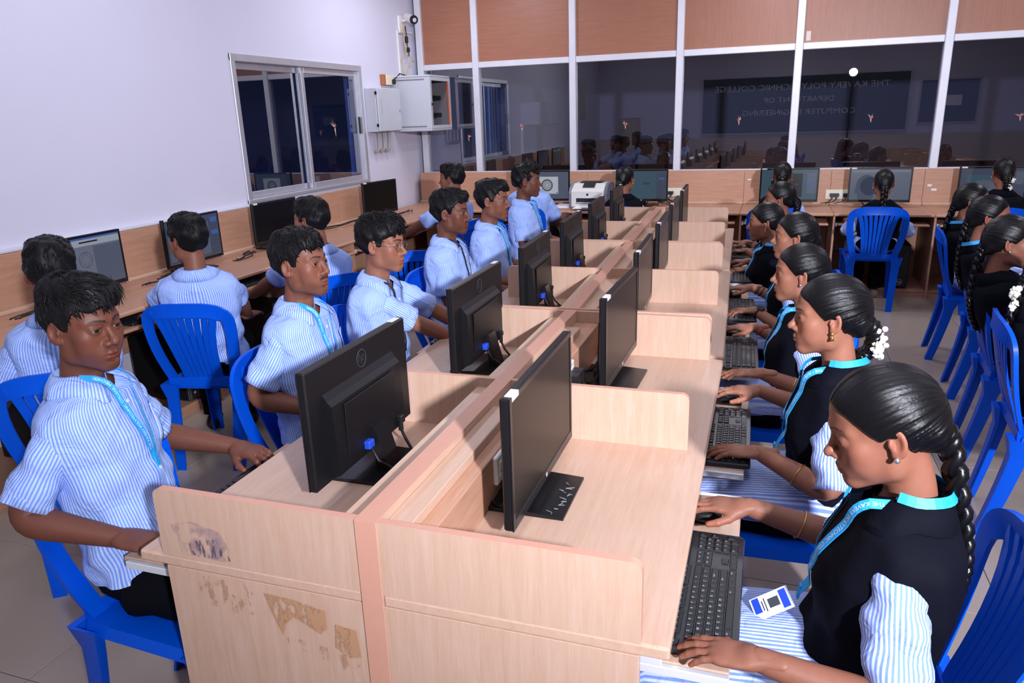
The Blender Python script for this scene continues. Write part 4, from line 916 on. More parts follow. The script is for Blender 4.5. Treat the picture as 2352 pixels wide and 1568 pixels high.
def head_mesh(o, h):
    if (o['key'], h) not in HSHAPE: HSHAPE[o['key'], h] = mesh_sdf(lambda p: head_sdf(p, o), (-.100, -.125, -.200), (.100, .130, .140), h)
    P, F = HSHAPE[o['key'], h]
    x = np.abs(P[:, 0]); y, z = P[:, 1], P[:, 2]
    sk = np.array(o['skin']); C = np.tile(sk, (len(P), 1))
    def blob(cx, cz, rx_, rz_, soft=.35): return np.clip((1-np.sqrt(((x-cx)/rx_)**2+((z-cz)/rz_)**2))/soft, 0, 1)
    front = (y > .04)
    # warmer cheeks, darker lids, lips, brows, whiskers
    C = mixc(C, sk*np.array((1.08, .93, .9)), .6*blob(.042, -.02, .035, .035, .8)*front)
    C = mixc(C, sk*.62, .75*blob(.0315, .009, .024, .016, .7)*(y > .06))
    C = mixc(C, sk*.80, .5*blob(0, -.030, .02, .02, .8)*(y > .085)*0)
    lipc = np.array(o.get('lip', sk*np.array((1.05, .72, .72))))
    lm = np.maximum(np.clip((1-np.sqrt((x/.0245)**2+((z+.0655+.012*0)/.0125)**2))/.25, 0, 1), 0)*(y > .078)
    C = mixc(C, lipc, lm)
    C = mixc(C, sk*.28, np.clip((1-np.sqrt((x/.021)**2+((z+.0648)/.0018)**2))/.5, 0, 1)*(y > .078))
    # brow: arc from (.010,.024) to (.047,.026)
    bz = .0262+.0055*np.sin(np.clip((x-.008)/.042, 0, 1)*PI*.80)-.002*np.clip((x-.03)/.02, 0, 1)
    bw = o.get('brow', .0048)*np.clip(1.15-(x-.008)/.055, .35, 1)
    bm = np.clip((1-np.abs(z-bz)/bw)/.45, 0, 1)*np.clip((x-.0075)/.004, 0, 1)*np.clip((.050-x)/.006, 0, 1)*(y > .045)
    C = mixc(C, np.array((.012, .009, .008)), .93*bm)
    ms = o.get('moustache', 0)
    if ms:
        mm = np.clip((1-np.abs(z-(-.0495-.10*np.clip(x-.008, 0, 1)**1.0*1.6))/.0062)/.5, 0, 1)*np.clip((.029-x)/.008, 0, 1)*(y > .07)*(z > -.0645)
        C = mixc(C, np.array((.02, .014, .012)), ms*mm)
    sb = o.get('stubble', 0)
    if sb:
        st = np.clip((-z-.052)/.03, 0, 1)*(y > -.02)*(z > -.125)+np.clip((-z-.02)/.03, 0, 1)*(y < .045)*(y > .0)*(z > -.125)
        C = mixc(C, sk*.42, sb*np.clip(st, 0, 1)*(1-lm))
    C = mixc(C, sk*.55, np.clip((1-np.linalg.norm((np.stack([x, y, z], 1)-np.array((.0068, .1015, -.043)))/np.array((.006, .008, .004)), axis=1))/.5, 0, 1))
    C = mixc(C, sk*np.array((1.05, .78, .75)), .35*np.clip((x-.072)/.006, 0, 1)*(z < .035)*(z > -.04))
    # eyes: balls with iris
    V = [P]; FF = [F]; CC = [C]; off = len(P)
    gz = o.get('gaze', (0, 0))
    for s in (-1, 1):
        b = MB().sphere((0, 0, 0), .0128, 20, 16); q = np.array(b.v)
        R_ = rz(gz[0])@rx(gz[1])@rx(-PI/2)   # pole (+z) to +y
        ca = q[:, 2]/.0128
        col = np.where((ca > .88)[:, None], np.array((.006, .005, .004)), np.array((.34, .31, .30)))
        col = np.where(((ca > .79) & (ca <= .88))[:, None], np.array((.022, .012, .008)), col)
        q = q@R_.T+np.array((s*.0315, .0752, .0055))
        V.append(q); CC.append(col); FF += [[tuple(i+off for i in f) for f in b.f]]; off += len(q)
    tri = [tuple(f) for f in FF[0]]
    for g in FF[1:]: tri += g
    return np.concatenate(V), tri, np.concatenate(CC)
# ------------------------------------------------------------------ hair
def cap_limit(y, pts): return np.interp(y, [q[0] for q in pts], [q[1] for q in pts])
BOYLINE = [(-.13, -.062), (-.075, -.066), (-.045, -.058), (-.033, -.030), (-.026, .012), (-.015, .030), (.004, .030), (.012, .004), (.026, .002), (.034, .030), (.046, .050), (.062, .060), (.085, .062)]
GIRLLINE = [(-.13, -.075), (-.06, -.080), (-.040, -.060), (-.028, -.020), (-.020, .006), (.004, .012), (.018, .004), (.034, .024), (.050, .046), (.066, .063), (.085, .073)]
def boy_hair(style, h, n_locks, seed=0):
    g = np.random.default_rng(seed)
    vol = style.get('vol', 1.0); side = style.get('side', 1); fr = style.get('fringe', 0.0); line = [(a, b-(fr if a > .04 else 0)) for a, b in BOYLINE]
    ph = g.uniform(0, 6, 12)
    def wob(p): return .0022*(np.sin(p[:, 0]*95+ph[0]+p[:, 1]*40)+np.sin(p[:, 1]*110+ph[1]+p[:, 2]*60)+np.sin(p[:, 2]*90+ph[2]+p[:, 0]*50))
    def f(p):
        d = ell(p, (0, -.012, .038), (.0820, .1065, .0945))
        d = smin(d, ell(p, (.010*side, .034, .090), (.056, .060, .034+.012*vol)), .03)
        d = smin(d, ell(p, (-.005*side, -.045, .100), (.055, .052, .026+.006*vol)), .03)
        d = d-.0030-wob(p)*style.get('rough', 1.0)
        zl = cap_limit(p[:, 1], line)+.006*np.sin(p[:, 0]*140+ph[3])*(p[:, 1] > .04)
        d = smax(d, (zl-p[:, 2])*.8, .008)
        d = smax(d, -ell(p, (0, -.010, .033), (.070, .090, .084)), .002)
        return d
    V, F = mesh_sdf(f, (-.11, -.14, -.10), (.11, .12, .170), h)
    vs = V; fs = [tuple(q) for q in F]
    # locks lying along the flow
    up = V[(V[:, 2] > cap_limit(V[:, 1], line)+.012)]
    cr = np.array((.01*side, -.055, .12)); ce = np.array((0, -.015, .035)); LV = []; LF = []; o = len(V)
    wav = style.get('wave', .22); ln = style.get('len', .036)
    for q in up[g.integers(0, len(up), n_locks)]:
        nn = (q-ce)/np.array((.0815, .102, .094))**2; nn /= np.linalg.norm(nn)
        if np.linalg.norm(q-ce) < .075: continue
        fl = q-cr; fl -= nn*(fl@nn); fl /= np.linalg.norm(fl)+1e-6
        sw = np.array((.9*side, .35, .0)); sw -= nn*(sw@nn)
        topw = np.clip((q[2]-.075)/.04, 0, 1)*np.clip((q[1]+.03)/.06, 0, 1)
        di = fl*(1-.65*topw)+sw*.75*topw+g.normal(0, wav, 3); di -= nn*(di@nn)*.8; di /= np.linalg.norm(di)
        sd = np.cross(nn, di); L = ln*g.uniform(.6, 1.3)*(1+.5*topw*vol)*(.55 if q[2] < .035 else 1); wd = g.uniform(.0014, .0032)
        lift = g.uniform(.0, .004)*(1+topw*vol)*(.4 if q[2] < .035 else 1); cu = g.normal(0, .18)
        b0 = q-nn*.003-di*L*.3
        for k in range(5):
            t = k/4; c = b0+di*L*t+nn*(lift*math.sin(PI*min(1, t*.9))-(L*(t-.3))**2/.20)+sd*cu*L*t*t; r = wd*(1-t**2.2)*(.6+.8*min(1, t*3)) if k < 4 else .0003
            LV += [c+sd*r, c+nn*r*.7, c-sd*r]
        for k in range(4):
            for m in range(3): a = o+k*3+m; b_ = o+k*3+(m+1) % 3; LF.append((a, b_, b_+3, a+3))
        o += 15
    vs = np.concatenate([V, np.array(LV).reshape(-1, 3)]) if LV else V
    return vs, fs+LF
def girl_hair(style, h):
    part = style.get('part', .012)
    def f(p):
        d = ell(p, (0, -.011, .037), (.0800, .1045, .0950))
        d = smin(d, ell(p, (0, -.085, -.010), (.048, .030, .050)), .03)       # gathered at the nape
        d = d-.0015
        # combed strands
        ph = np.arctan2(p[:, 0], p[:, 2]+.35*p[:, 1]-.0); fd_ = np.clip((.05-p[:, 1])/.04, .15, 1); d = d-fd_*(.0007*np.sin(ph*34+2.5*np.sin(ph*7))+.0005*np.sin(ph*71+1.3))
        # parting
        d = d+.0035*np.exp(-((p[:, 0]-part)/.003)**2)*(p[:, 2] > .07)*(p[:, 1] > -.03)
        zl = cap_limit(p[:, 1], GIRLLINE)-.006*np.clip(np.abs(p[:, 0]-part)/.05, 0, 1)*np.clip((p[:, 1]-.02)/.03, 0, 1)
        d = smax(d, (zl-p[:, 2])*.8, .006)
        return smax(d, -ell(p, (0, -.010, .033), (.069, .089, .083)), .002)
    return mesh_sdf(f, (-.105, -.14, -.115), (.105, .12, .150), h)
def braid(path, r0, r1, n=70, turns=5.0):
    P = np.array(path, float); seg = np.linspace(0, len(P)-1, n); b = MB()
    C = []
    for u in seg:
        i = min(int(u), len(P)-2); f = u-i
        p0, p1, p2, p3 = P[max(i-1, 0)], P[i], P[i+1], P[min(i+2, len(P)-1)]
        C.append(.5*((2*p1)+(-p0+p2)*f+(2*p0-5*p1+4*p2-p3)*f*f+(-p0+3*p1-3*p2+p3)*f**3))
    C = np.array(C); T = np.gradient(C, axis=0); T /= np.linalg.norm(T, axis=1)[:, None]
    bk = np.array((1.0, 0, 0)); U = bk-T*(T@bk)[:, None]; U /= np.linalg.norm(U, axis=1)[:, None]; W_ = np.cross(T, U)
    for s in range(3):
        pts = []; rr = []
        for k in range(n):
            t = k/(n-1); a = 2*PI*(turns*t+s/3); R_ = r0+(r1-r0)*t
            pts.append(C[k]+U[k]*R_*.72*math.sin(a)+W_[k]*R_*.42*math.sin(2*a)); rr.append(R_*.62*(1 if t < .93 else max(.08, (1-t)/.07)))
        b.tube(pts, rr, 7)
    return b
# ------------------------------------------------------------------ hand (right hand, wrist at origin, fingers +Y, palm -Z, thumb towards -X)
def hand_mesh(curl, spread=.10, thumb=(.5, -.35), h=.0022, nails=None):
    """curl: per-finger (mcp, pip, dip) bends in radians"""
    fing = []; dat = [(-.029, .088, .071, .0086), (-.0095, .093, .079, .0088), (.0105, .089, .073, .0084), (.0285, .080, .057, .0074)]
    for i, (x, y, L, r) in enumerate(dat):
        a = spread*(-1.2+.9*i)*-1; d = np.array((-math.sin(a), math.cos(a), 0)); p = np.array((x, y, .002)); pts = [p]; ang = 0
        for k, fr in enumerate((.46, .30, .24)):
            ang -= curl[i][k]; p = p+L*fr*(d*math.cos(ang)+np.array((0, 0, math.sin(ang)))); pts.append(p)
        fing.append((pts, r, d, ang))
    th = [np.array((-.024, .022, -.006)), np.array((-.046, .048, -.012+thumb[1]*.02))]
    d = np.array((-math.sin(thumb[0]), math.cos(thumb[0]), thumb[1]*.5)); d /= np.linalg.norm(d); th.append(th[1]+d*.033)
    d2 = np.array((-math.sin(thumb[0]-.35), math.cos(thumb[0]-.35), thumb[1]*.6)); d2 /= np.linalg.norm(d2); th.append(th[2]+d2*.026)
    def f(p):
        d = ell(p, (.0, .048, 0), (.041, .056, .0150))
        d = smin(d, ell(p, (.0, .075, .001), (.041, .026, .0125)), .010)
        d = smin(d, ell(p, (-.024, .035, -.007), (.019, .031, .0135)), .012)
        q = p.copy(); q[:, 2] *= 1.32; d = smin(d, cone(q, (0, -.045, 0), (0, .012, 0), .0215, .0285), .016)
        for pts, r, _, _ in fing:
            fd = cone(p, pts[0]-np.array((0, .02, .001)), pts[0], r*1.05, r*1.08)
            fd = smin(fd, cone(p, pts[0], pts[1], r*1.06, r*.98), .003); fd = smin(fd, cone(p, pts[1], pts[2], r*1.0, r*.90), .003); fd = smin(fd, cone(p, pts[2], pts[3], r*.90, r*.76), .003)
            d = smin(d, fd, .0035)
        t = smin(cone(p, th[0], th[1], .0150, .0118), cone(p, th[1], th[2], .0116, .0102), .004); t = smin(t, cone(p, th[2], th[3], .0104, .0082), .004)
        return smin(d, t, .008)
    P, F = mesh_sdf(f, (-.105, -.080, -.085), (.075, .195, .035), h)
    nail = np.zeros(len(P))
    for pts, r, dd, ang in fing+[(th, .0095, d2, 0)]:
        ax = pts[3]-pts[2]; ax /= np.linalg.norm(ax); upv = np.cross(np.cross(ax, (0, 0, 1.)), ax); upv /= np.linalg.norm(upv)+1e-6
        c = pts[3]+upv*r*.72+ax*r*.25; sd = np.cross(ax, upv); q = P-c
        nail = np.maximum(nail, np.clip((1-np.sqrt((q@ax/.0068)**2+(q@sd/.0052)**2+(q@upv/.005)**2))/.2, 0, 1))
    kn = np.zeros(len(P))
    for pts, r, dd, ang in fing:
        for j in (1, 2): kn = np.maximum(kn, np.clip(1-np.linalg.norm(P-(pts[j]+np.array((0, 0, r*.9))), axis=1)/.008, 0, 1))
    palm = np.clip(-(P[:, 2]+.004)/.012, 0, 1)*np.clip((P[:, 1]-.0)/.03, 0, 1)
    return P, [tuple(q) for q in F], nail, kn, palm
CURL = {'type': [(.25, .55, .35), (.22, .50, .32), (.25, .55, .35), (.30, .60, .40)], 'mouse': [(.05, .30, .20), (.03, .28, .18), (.12, .45, .30), (.2, .5, .35)], 'rest': [(.12, .22, .15), (.10, .22, .15), (.12, .25, .18), (.15, .3, .2)], 'fist': [(.9, 1.1, .7), (.95, 1.15, .75), (1.0, 1.15, .75), (1.0, 1.1, .7)]}
HANDS = {}
def get_hand(kind, fine=True):
    k = (kind, fine)
    if k not in HANDS: HANDS[k] = hand_mesh(CURL[kind], thumb=(.55, -.25) if kind != 'fist' else (.1, -.5), h=.0024 if fine else .0042)
    return HANDS[k]
HEADS = {}; HAIRS = {}
# ------------------------------------------------------------------ materials for people
def skin_material():
    m, nt, b = newmat('skin'); N = nt.nodes; L = nt.links
    at = N.new('ShaderNodeAttribute'); at.attribute_name = 'Col'; t = N.new('ShaderNodeTexCoord')
    n = N.new('ShaderNodeTexNoise'); n.inputs['Scale'].default_value = 55; n.inputs['Detail'].default_value = 4
    r = N.new('ShaderNodeMapRange'); r.inputs['To Min'].default_value = .88; r.inputs['To Max'].default_value = 1.12
    mu = N.new('ShaderNodeVectorMath'); mu.operation = 'SCALE'
    L.new(t.outputs['Object'], n.inputs['Vector']); L.new(n.outputs['Fac'], r.inputs['Value']); L.new(at.outputs['Color'], mu.inputs[0]); L.new(r.outputs[0], mu.inputs['Scale']); L.new(mu.outputs[0], b.inputs['Base Color'])
    n2 = N.new('ShaderNodeTexNoise'); n2.inputs['Scale'].default_value = 420; n2.inputs['Detail'].default_value = 3; bp = N.new('ShaderNodeBump'); bp.inputs['Strength'].default_value = .12; bp.inputs['Distance'].default_value = .002
    L.new(t.outputs['Object'], n2.inputs['Vector']); L.new(n2.outputs['Fac'], bp.inputs['Height']); L.new(bp.outputs[0], b.inputs['Normal'])
    b.inputs['Roughness'].default_value = .5; b.inputs['Specular IOR Level'].default_value = .32
    b.inputs['Subsurface Weight'].default_value = .12; b.inputs['Subsurface Radius'].default_value = (.012, .005, .003); b.inputs['Subsurface Scale'].default_value = .5
skin_material()
def hair_material(name, col, rough, lines=True):
    m, nt, b = newmat(name); N = nt.nodes; L = nt.links
    b.inputs['Base Color'].default_value = col; b.inputs['Roughness'].default_value = rough; b.inputs['Specular IOR Level'].default_value = .22 if not lines else .30
    at = N.new('ShaderNodeAttribute'); at.attribute_name = 'flow'
    mp = N.new('ShaderNodeMapping'); mp.inputs['Scale'].default_value = (160, 4, 1) if lines else (260, 260, 260)
    n = N.new('ShaderNodeTexNoise'); n.inputs['Scale'].default_value = 1; n.inputs['Detail'].default_value = 3
    bp = N.new('ShaderNodeBump'); bp.inputs['Strength'].default_value = .38; bp.inputs['Distance'].default_value = .0012
    L.new(at.outputs['Vector'], mp.inputs['Vector']); L.new(mp.outputs[0], n.inputs['Vector']); L.new(n.outputs['Fac'], bp.inputs['Height']); L.new(bp.outputs[0], b.inputs['Normal'])
    r = N.new('ShaderNodeMapRange'); r.inputs['To Min'].default_value = max(.15, rough-.12); r.inputs['To Max'].default_value = rough+.15
    L.new(n.outputs['Fac'], r.inputs['Value']); L.new(r.outputs[0], b.inputs['Roughness'])
hair_material('hair_boy', (.005, .0045, .005, 1), .50, False); hair_material('hair_girl', (.0035, .0033, .004, 1), .27, True)
def striped(name, c_bg, c_st, period=.0085, duty=.5):
    m, nt, b = newmat(name); N = nt.nodes; L = nt.links
    uv = N.new('ShaderNodeUVMap'); uv.uv_map = 'stripe'; sp = N.new('ShaderNodeSeparateXYZ')
    dv = N.new('ShaderNodeMath'); dv.operation = 'DIVIDE'; dv.inputs[1].default_value = period
    fr = N.new('ShaderNodeMath'); fr.operation = 'FRACT'; pp = N.new('ShaderNodeMath'); pp.operation = 'PINGPONG'; pp.inputs[1].default_value = .5
    mr = N.new('ShaderNodeMapRange'); mr.inputs['From Min'].default_value = duty/2-.06; mr.inputs['From Max'].default_value = duty/2+.06
    mix = N.new('ShaderNodeMix'); mix.data_type = 'RGBA'; mix.inputs['A'].default_value = c_st; mix.inputs['B'].default_value = c_bg
    L.new(uv.outputs[0], sp.inputs[0]); L.new(sp.outputs[0], dv.inputs[0]); L.new(dv.outputs[0], fr.inputs[0]); L.new(fr.outputs[0], pp.inputs[0]); L.new(pp.outputs[0], mr.inputs['Value']); L.new(mr.outputs[0], mix.inputs['Factor'])
    L.new(mix.outputs['Result'], b.inputs['Base Color']); b.inputs['Roughness'].default_value = .8; b.inputs['Specular IOR Level'].default_value = .25
    t = N.new('ShaderNodeTexCoord'); n = N.new('ShaderNodeTexNoise'); n.inputs['Scale'].default_value = 11; n.inputs['Detail'].default_value = 3; n.inputs['Distortion'].default_value = 1.2
    bp = N.new('ShaderNodeBump'); bp.inputs['Strength'].default_value = .55; bp.inputs['Distance'].default_value = .025
    L.new(t.outputs['Object'], n.inputs['Vector']); L.new(n.outputs['Fac'], bp.inputs['Height']); L.new(bp.outputs[0], b.inputs['Normal'])
striped('shirt_stripe', rgb(190, 207, 248), rgb(118, 156, 236)); striped('kurta_stripe', rgb(196, 208, 244), rgb(118, 146, 218))
plain('navy_cloth', rgb(9, 10, 21), .8, spec=.1, bump=.5, bscale=9); plain('trouser_cloth', rgb(8, 9, 15), .85, spec=.1, bump=.4, bscale=9)
plain('lanyard_blue', rgb(38, 158, 226), .5); plain('lanyard_navy', rgb(24, 28, 48), .6); plain('lanyard_text', rgb(215, 232, 245), .6); plain('strap_black', rgb(16, 16, 20), .5)
plain('gold', rgb(214, 170, 90), .3, .9); plain('silver', rgb(205, 205, 212), .25, .9); plain('jasmine', rgb(240, 236, 222), .7); plain('red_thread', rgb(196, 36, 28), .6); plain('shoe_black', rgb(20, 19, 19), .5); plain('sandal_tan', rgb(150, 130, 112), .6); plain('card_white', rgb(226, 232, 242), .4); plain('glass_wire', rgb(150, 140, 134), .3, .8)
glassmat('spectacle_glass', (.95, .96, .98, 1), .06)
# ------------------------------------------------------------------ clothes and body
def interp_rows(rows, d):
    r = np.array(rows); return [np.interp(d, r[:, 0], r[:, i]) for i in range(1, r.shape[1])]
MALE = [(-.03, .056, .056, .000), (-.015, .060, .060, .000), (.0, .068, .066, .002), (.012, .098, .076, .002), (.028, .140, .086, .002), (.048, .172, .094, .003), (.075, .186, .100, .006), (.11, .188, .106, .010), (.16, .182, .112, .016), (.22, .173, .116, .020), (.30, .162, .115, .018), (.38, .158, .116, .014), (.45, .166, .124, .010), (.52, .176, .132, .005)]
FEM = [(-.03, .050, .050, .000), (-.015, .053, .053, .000), (.0, .060, .058, .002), (.012, .088, .068, .002), (.028, .122, .078, .002), (.048, .148, .086, .003), (.075, .160, .092, .007), (.11, .162, .102, .016), (.16, .158, .116, .026), (.22, .150, .118, .026), (.30, .138, .106, .016), (.38, .138, .108, .010), (.45, .158, .124, .006), (.52, .174, .134, .002)]
class Torso:
    def __init__(s, P, T, fem, k=1.0, seed=0):
        s.P = np.array(P, float); s.T = np.array(T, float); s.rows = FEM if fem else MALE; s.k = k; s.L = np.linalg.norm(s.T-s.P)
        s.up = (s.T-s.P)/s.L; s.X = np.array((1., 0, 0)); s.F = np.cross(s.up, s.X); s.F /= np.linalg.norm(s.F); s.ph = np.random.default_rng(seed).uniform(0, 6, 8); s.st = (s.L+.0)/.47
        s.slump = max(0, .47-s.L)
    def pos(s, d, phi, off=0.0, wr=0.0):
        """d: distance below the neck base, phi: 0 front, +pi/2 right"""
        a, b, oy = interp_rows(s.rows, d if d < .16 else .16+(d-.16)/max(.6, min(1.1, s.st)))
        a *= s.k; b *= s.k; c, sn = math.cos(phi), math.sin(phi); e = .86
        cx = math.copysign(abs(sn)**e, sn); cy = math.copysign(abs(c)**e, c)
        if wr:
            off = off+wr*(.0045*math.sin(9*phi+d*18+s.ph[0])*min(1, d/.1)+.005*math.sin(d*46+2.2*math.sin(phi*2+s.ph[1])+s.ph[2])*min(1, max(0, (d-.12)/.12))+.003*math.sin(5*phi-d*60+s.ph[3])*min(1, max(0, (d-.2)/.1)))
        # gentle curve of the back
        bow = -.030*math.sin(PI*min(1, d/s.L))*(1+s.slump*4)
        return s.T-s.up*d+s.X*(a+off)*cx+s.F*((b+off)*cy+oy+bow)
def loft(fn, ds, n=44, period=None, uvy=None):
    """grid mesh with stripe uv; fn(d,phi)"""
    V = []; UV = []
    for d in ds:
        for j in range(n+1):
            phi = -PI+2*PI*j/n; V.append(fn(d, phi)); UV.append((phi*.145, d))
    F = []
    for i in range(len(ds)-1):
        for j in range(n): a = i*(n+1)+j; F.append((a, a+1, a+n+2, a+n+1))
    return V, F, UV
def tube_grid(pts, rad, n=16, sq=(1, 1), wr=0, seed=0, ref=None):
    """tube along pts with uv (around, along)"""
    g = np.random.default_rng(seed+50); ph = g.uniform(0, 6, 6)
    P = [np.array(q, float) for q in pts]; m = len(P); V = []; UV = []; L = 0
    t0 = P[1]-P[0]; up = np.array(ref if ref is not None else (0, 0, 1.))
    for i in range(m):
        t = P[min(i+1, m-1)]-P[max(i-1, 0)]; t = t/np.linalg.norm(t); u = np.cross(up, t); u /= np.linalg.norm(u); v = np.cross(t, u); up = v
        if i: L += np.linalg.norm(P[i]-P[i-1])
        for j in range(n+1):
            a = -PI+2*PI*j/n; r = rad[i]
            if wr: r = r*(1+wr*(.06*math.sin(3*a+L*40+ph[0])+.05*math.sin(L*85+2*math.sin(a+ph[1])+ph[2])+.03*math.sin(6*a-L*60+ph[3])))
            V.append(P[i]+r*(sq[0]*math.cos(a)*u+sq[1]*math.sin(a)*v)); UV.append((a*.055, L))
    F = []
    for i in range(m-1):
        for j in range(n): a = i*(n+1)+j; F.append((a+1, a, a+n+1, a+n+2))
    return V, F, UV
def uvmesh(name, parts, mats, smooth=True):
    V = []; F = []; UV = []
    for v, f, u in parts:
        o = len(V); V += [tuple(map(float, q)) for q in v]; F += [tuple(i+o for i in q) for q in f]; UV += list(u)
    me = bpy.data.meshes.new(name); me.from_pydata(V, [], F); me.materials.append(MATS[mats])
    l = me.uv_layers.new(name='stripe'); idx = np.zeros(len(me.loops), int); me.loops.foreach_get('vertex_index', idx)
    l.data.foreach_set('uv', np.array(UV, float)[idx].ravel())
    if smooth: me.shade_smooth()
    return me
def bend(a, b, c, n=18, soft=.22):
    """path a-b-c with the corner at b rounded"""
    a, b, c = map(lambda q: np.array(q, float), (a, b, c)); out = []
    p1 = b+(a-b)*soft; p2 = b+(c-b)*soft
    for t in np.linspace(0, 1, n//2): out.append(a+(p1-a)*t)
    for t in np.linspace(0, 1, 7)[1:-1]: out.append((1-t)**2*p1+2*t*(1-t)*b+t*t*p2)
    for t in np.linspace(0, 1, n//2): out.append(p2+(c-p2)*t)
    return out
def arm_radius(path, elbow, k, fem):
    P = np.array(path); s = np.concatenate([[0], np.cumsum(np.linalg.norm(np.diff(P, axis=0), axis=1))]); se = s[np.argmin(np.linalg.norm(P-elbow, axis=1))]
    out = []
    for q in s:
        if q < se: r = np.interp(q/se, [0, .15, .35, .6, .8, 1], [.012, .020, .030, .039, .042, .041])
        else: r = np.interp((q-se)/(s[-1]-se), [0, .22, .6, 1], [.041, .0425, .034, .0265])
        out.append(r*k*(.86 if fem else 1))
    return out
def ik(S, Wp, l1, l2, hint):
    S = np.array(S, float); Wp = np.array(Wp, float); d = Wp-S; D = np.linalg.norm(d)
    if D > (l1+l2)*.995: l1 *= D/(l1+l2)*1.01; l2 *= D/(.995*(l1+l2)) if D > (l1+l2) else 1
    D = min(D, l1+l2-1e-4); a = (l1*l1-l2*l2+D*D)/(2*D); h_ = math.sqrt(max(l1*l1-a*a, 1e-6)); u = d/np.linalg.norm(d)
    hv = np.array(hint, float); hv = hv-u*(hv@u); hv /= np.linalg.norm(hv)
    return S+u*a+hv*h_
def ribbon(fn, ts, width, nrm, t0=.0016):
    """thin ribbon: fn(t)->point, nrm(t)->outward normal"""
    C = [np.array(fn(t)) for t in ts]; b = MB(); rs = []
    for i, t in enumerate(ts):
        tg = C[min(i+1, len(C)-1)]-C[max(i-1, 0)]; tg /= np.linalg.norm(tg); n = np.array(nrm(t)); n -= tg*(n@tg); n /= np.linalg.norm(n); sd = np.cross(tg, n)
        rs.append([C[i]+sd*width/2, C[i]+sd*width/2+n*t0, C[i]-sd*width/2+n*t0, C[i]-sd*width/2])
    b.rings(rs); return b, C, rs
def person(spec):
    """spec: label, sex, at (x,y) of pelvis, face (deg), head (x,y,z), hy/hp/hr head yaw pitch roll (deg), hands [(x,y,z,dirdeg,kind) R, L]"""
    fem = spec['sex'] == 'f'; near = spec.get('near', 1); seed = spec.get('seed', 0); g = np.random.default_rng(seed+100)
    th = math.radians(spec['face']-90); Ri = rz(-th); org = np.array((spec['at'][0], spec['at'][1], 0.))
    tl = lambda q: Ri@(np.array(q[:3], float)-org)
    root = thing('person', spec['label'], 'person', tuple(org), th, spec.get('group'))
    Hd = tl(spec['head']); hs = spec.get('hscale', .95 if fem else .97)
    Rh = rz(math.radians(spec.get('hy', 0)))@rx(math.radians(spec.get('hp', 0)))@ry(math.radians(spec.get('hr', 0)))
    P = np.array((0, 0, .535 if not fem else .525)); nb = Hd+hs*(.55*(Rh@np.array((0, -.040, -.152)))+.45*np.array((0, -.040, -.152)))
    T = nb.copy(); k = spec.get('bk', 1.0 if fem else .94)
    to = Torso(P, T, fem, k, seed); L = to.L
    # ---------------- head, neck, arms, hands, trunk in one body mesh
    hk = spec.get('head_kind', 'f0' if fem else 'm0'); hres = .0026 if near >= 2 else (.0034 if near == 1 else .0048); ck = (hk, hres, tuple(spec['skin']))
    if ck not in HEADS: HEADS[ck] = head_mesh({**HEADK[hk], 'skin': spec['skin'], 'key': hk}, hres)
    hv, hf, hc = HEADS[ck]; hv = hv*hs
    # blend the neck stub towards the torso direction
    wgt = np.clip((-hv[:, 2]/hs-.075)/.10, 0, 1)[:, None]
    rot = hv@Rh.T; rel = hv-np.array((0, -.040, -.152))*hs; hv = Hd+rot*(1-wgt)+wgt*(nb-Hd+rel@((.5*Rh+.5*np.eye(3)).T))
    V = [hv]; F = list(hf); C = [hc]; off = len(hv); sk = np.array(spec['skin'])
    def addp(v, f, c):
        nonlocal off
        V.append(np.array(v)); C.append(c); F.extend([tuple(i+off for i in q) for q in f]); off += len(v)
    ds = list(np.linspace(-.012, L+.02, 12)); v, f, _ = loft(lambda d, p: to.pos(d, p, -.018), ds, 16); addp(v, [q[::-1] for q in f], np.tile(sk, (len(v), 1)))
    sw = (.148 if not fem else .128)*k; l1, l2 = (.275, .250) if not fem else (.255, .232); arms = []
    for si, hnd in zip((1, -1), spec['hands']):
        Sh = T-to.up*.068+to.X*si*sw+to.F*.012
        wr = tl(hnd[:3]); da = math.radians(hnd[3])-th; fd = np.array((math.cos(da), math.sin(da), 0)); hsz = .90 if fem else 1.0
        pit = math.radians(hnd[5] if len(hnd) > 5 else -4); fd3 = np.array((fd[0]*math.cos(pit), fd[1]*math.cos(pit), math.sin(pit)))
        wrist = wr-fd3*.085*hsz+np.array((0, 0, .012))
        hint = spec.get('elbow', {}).get(si, (si*.30, -.55, -.85) if not fem else (si*.5, -.45, -.85)); E_ = ik(Sh, wrist, l1*k, l2*k, hint)
        path = bend(Sh, E_, wrist); rad = arm_radius(path, E_, k, fem)
        ks = k*(.86 if fem else 1); pe = path+[wrist+fd3*.018*hsz, wrist+fd3*.040*hsz, wrist+fd3*.055*hsz]; re_ = rad+[.0215*ks, .0130*ks, .004]
        v, f, _ = tube_grid(pe, re_, 16, ref=(.1, .2, 1)); addp(v, f, np.tile(sk, (len(v), 1)))
        # hand
        X_ = np.cross(fd3, (0, 0, 1.)); X_ /= np.linalg.norm(X_); Z_ = np.cross(X_, fd3)
        rl = math.radians(hnd[6] if len(hnd) > 6 else 0); X_, Z_ = X_*math.cos(rl)+Z_*math.sin(rl), Z_*math.cos(rl)-X_*math.sin(rl)
        hp, hfc, nail, kn, palm = get_hand(hnd[4], near >= 1); q = hp.copy(); q[:, 0] *= si; q = q*hsz
        fc = hfc if si == 1 else [t[::-1] for t in hfc]
        hcx = np.tile(sk, (len(q), 1)); hcx = mixc(hcx, sk*.72, .6*kn); hcx = mixc(hcx, sk*np.array((1.5, 1.25, 1.15)), .5*palm); hcx = mixc(hcx, np.array(spec.get('nail', sk*np.array((1.5, 1.35, 1.3)))), .9*nail)
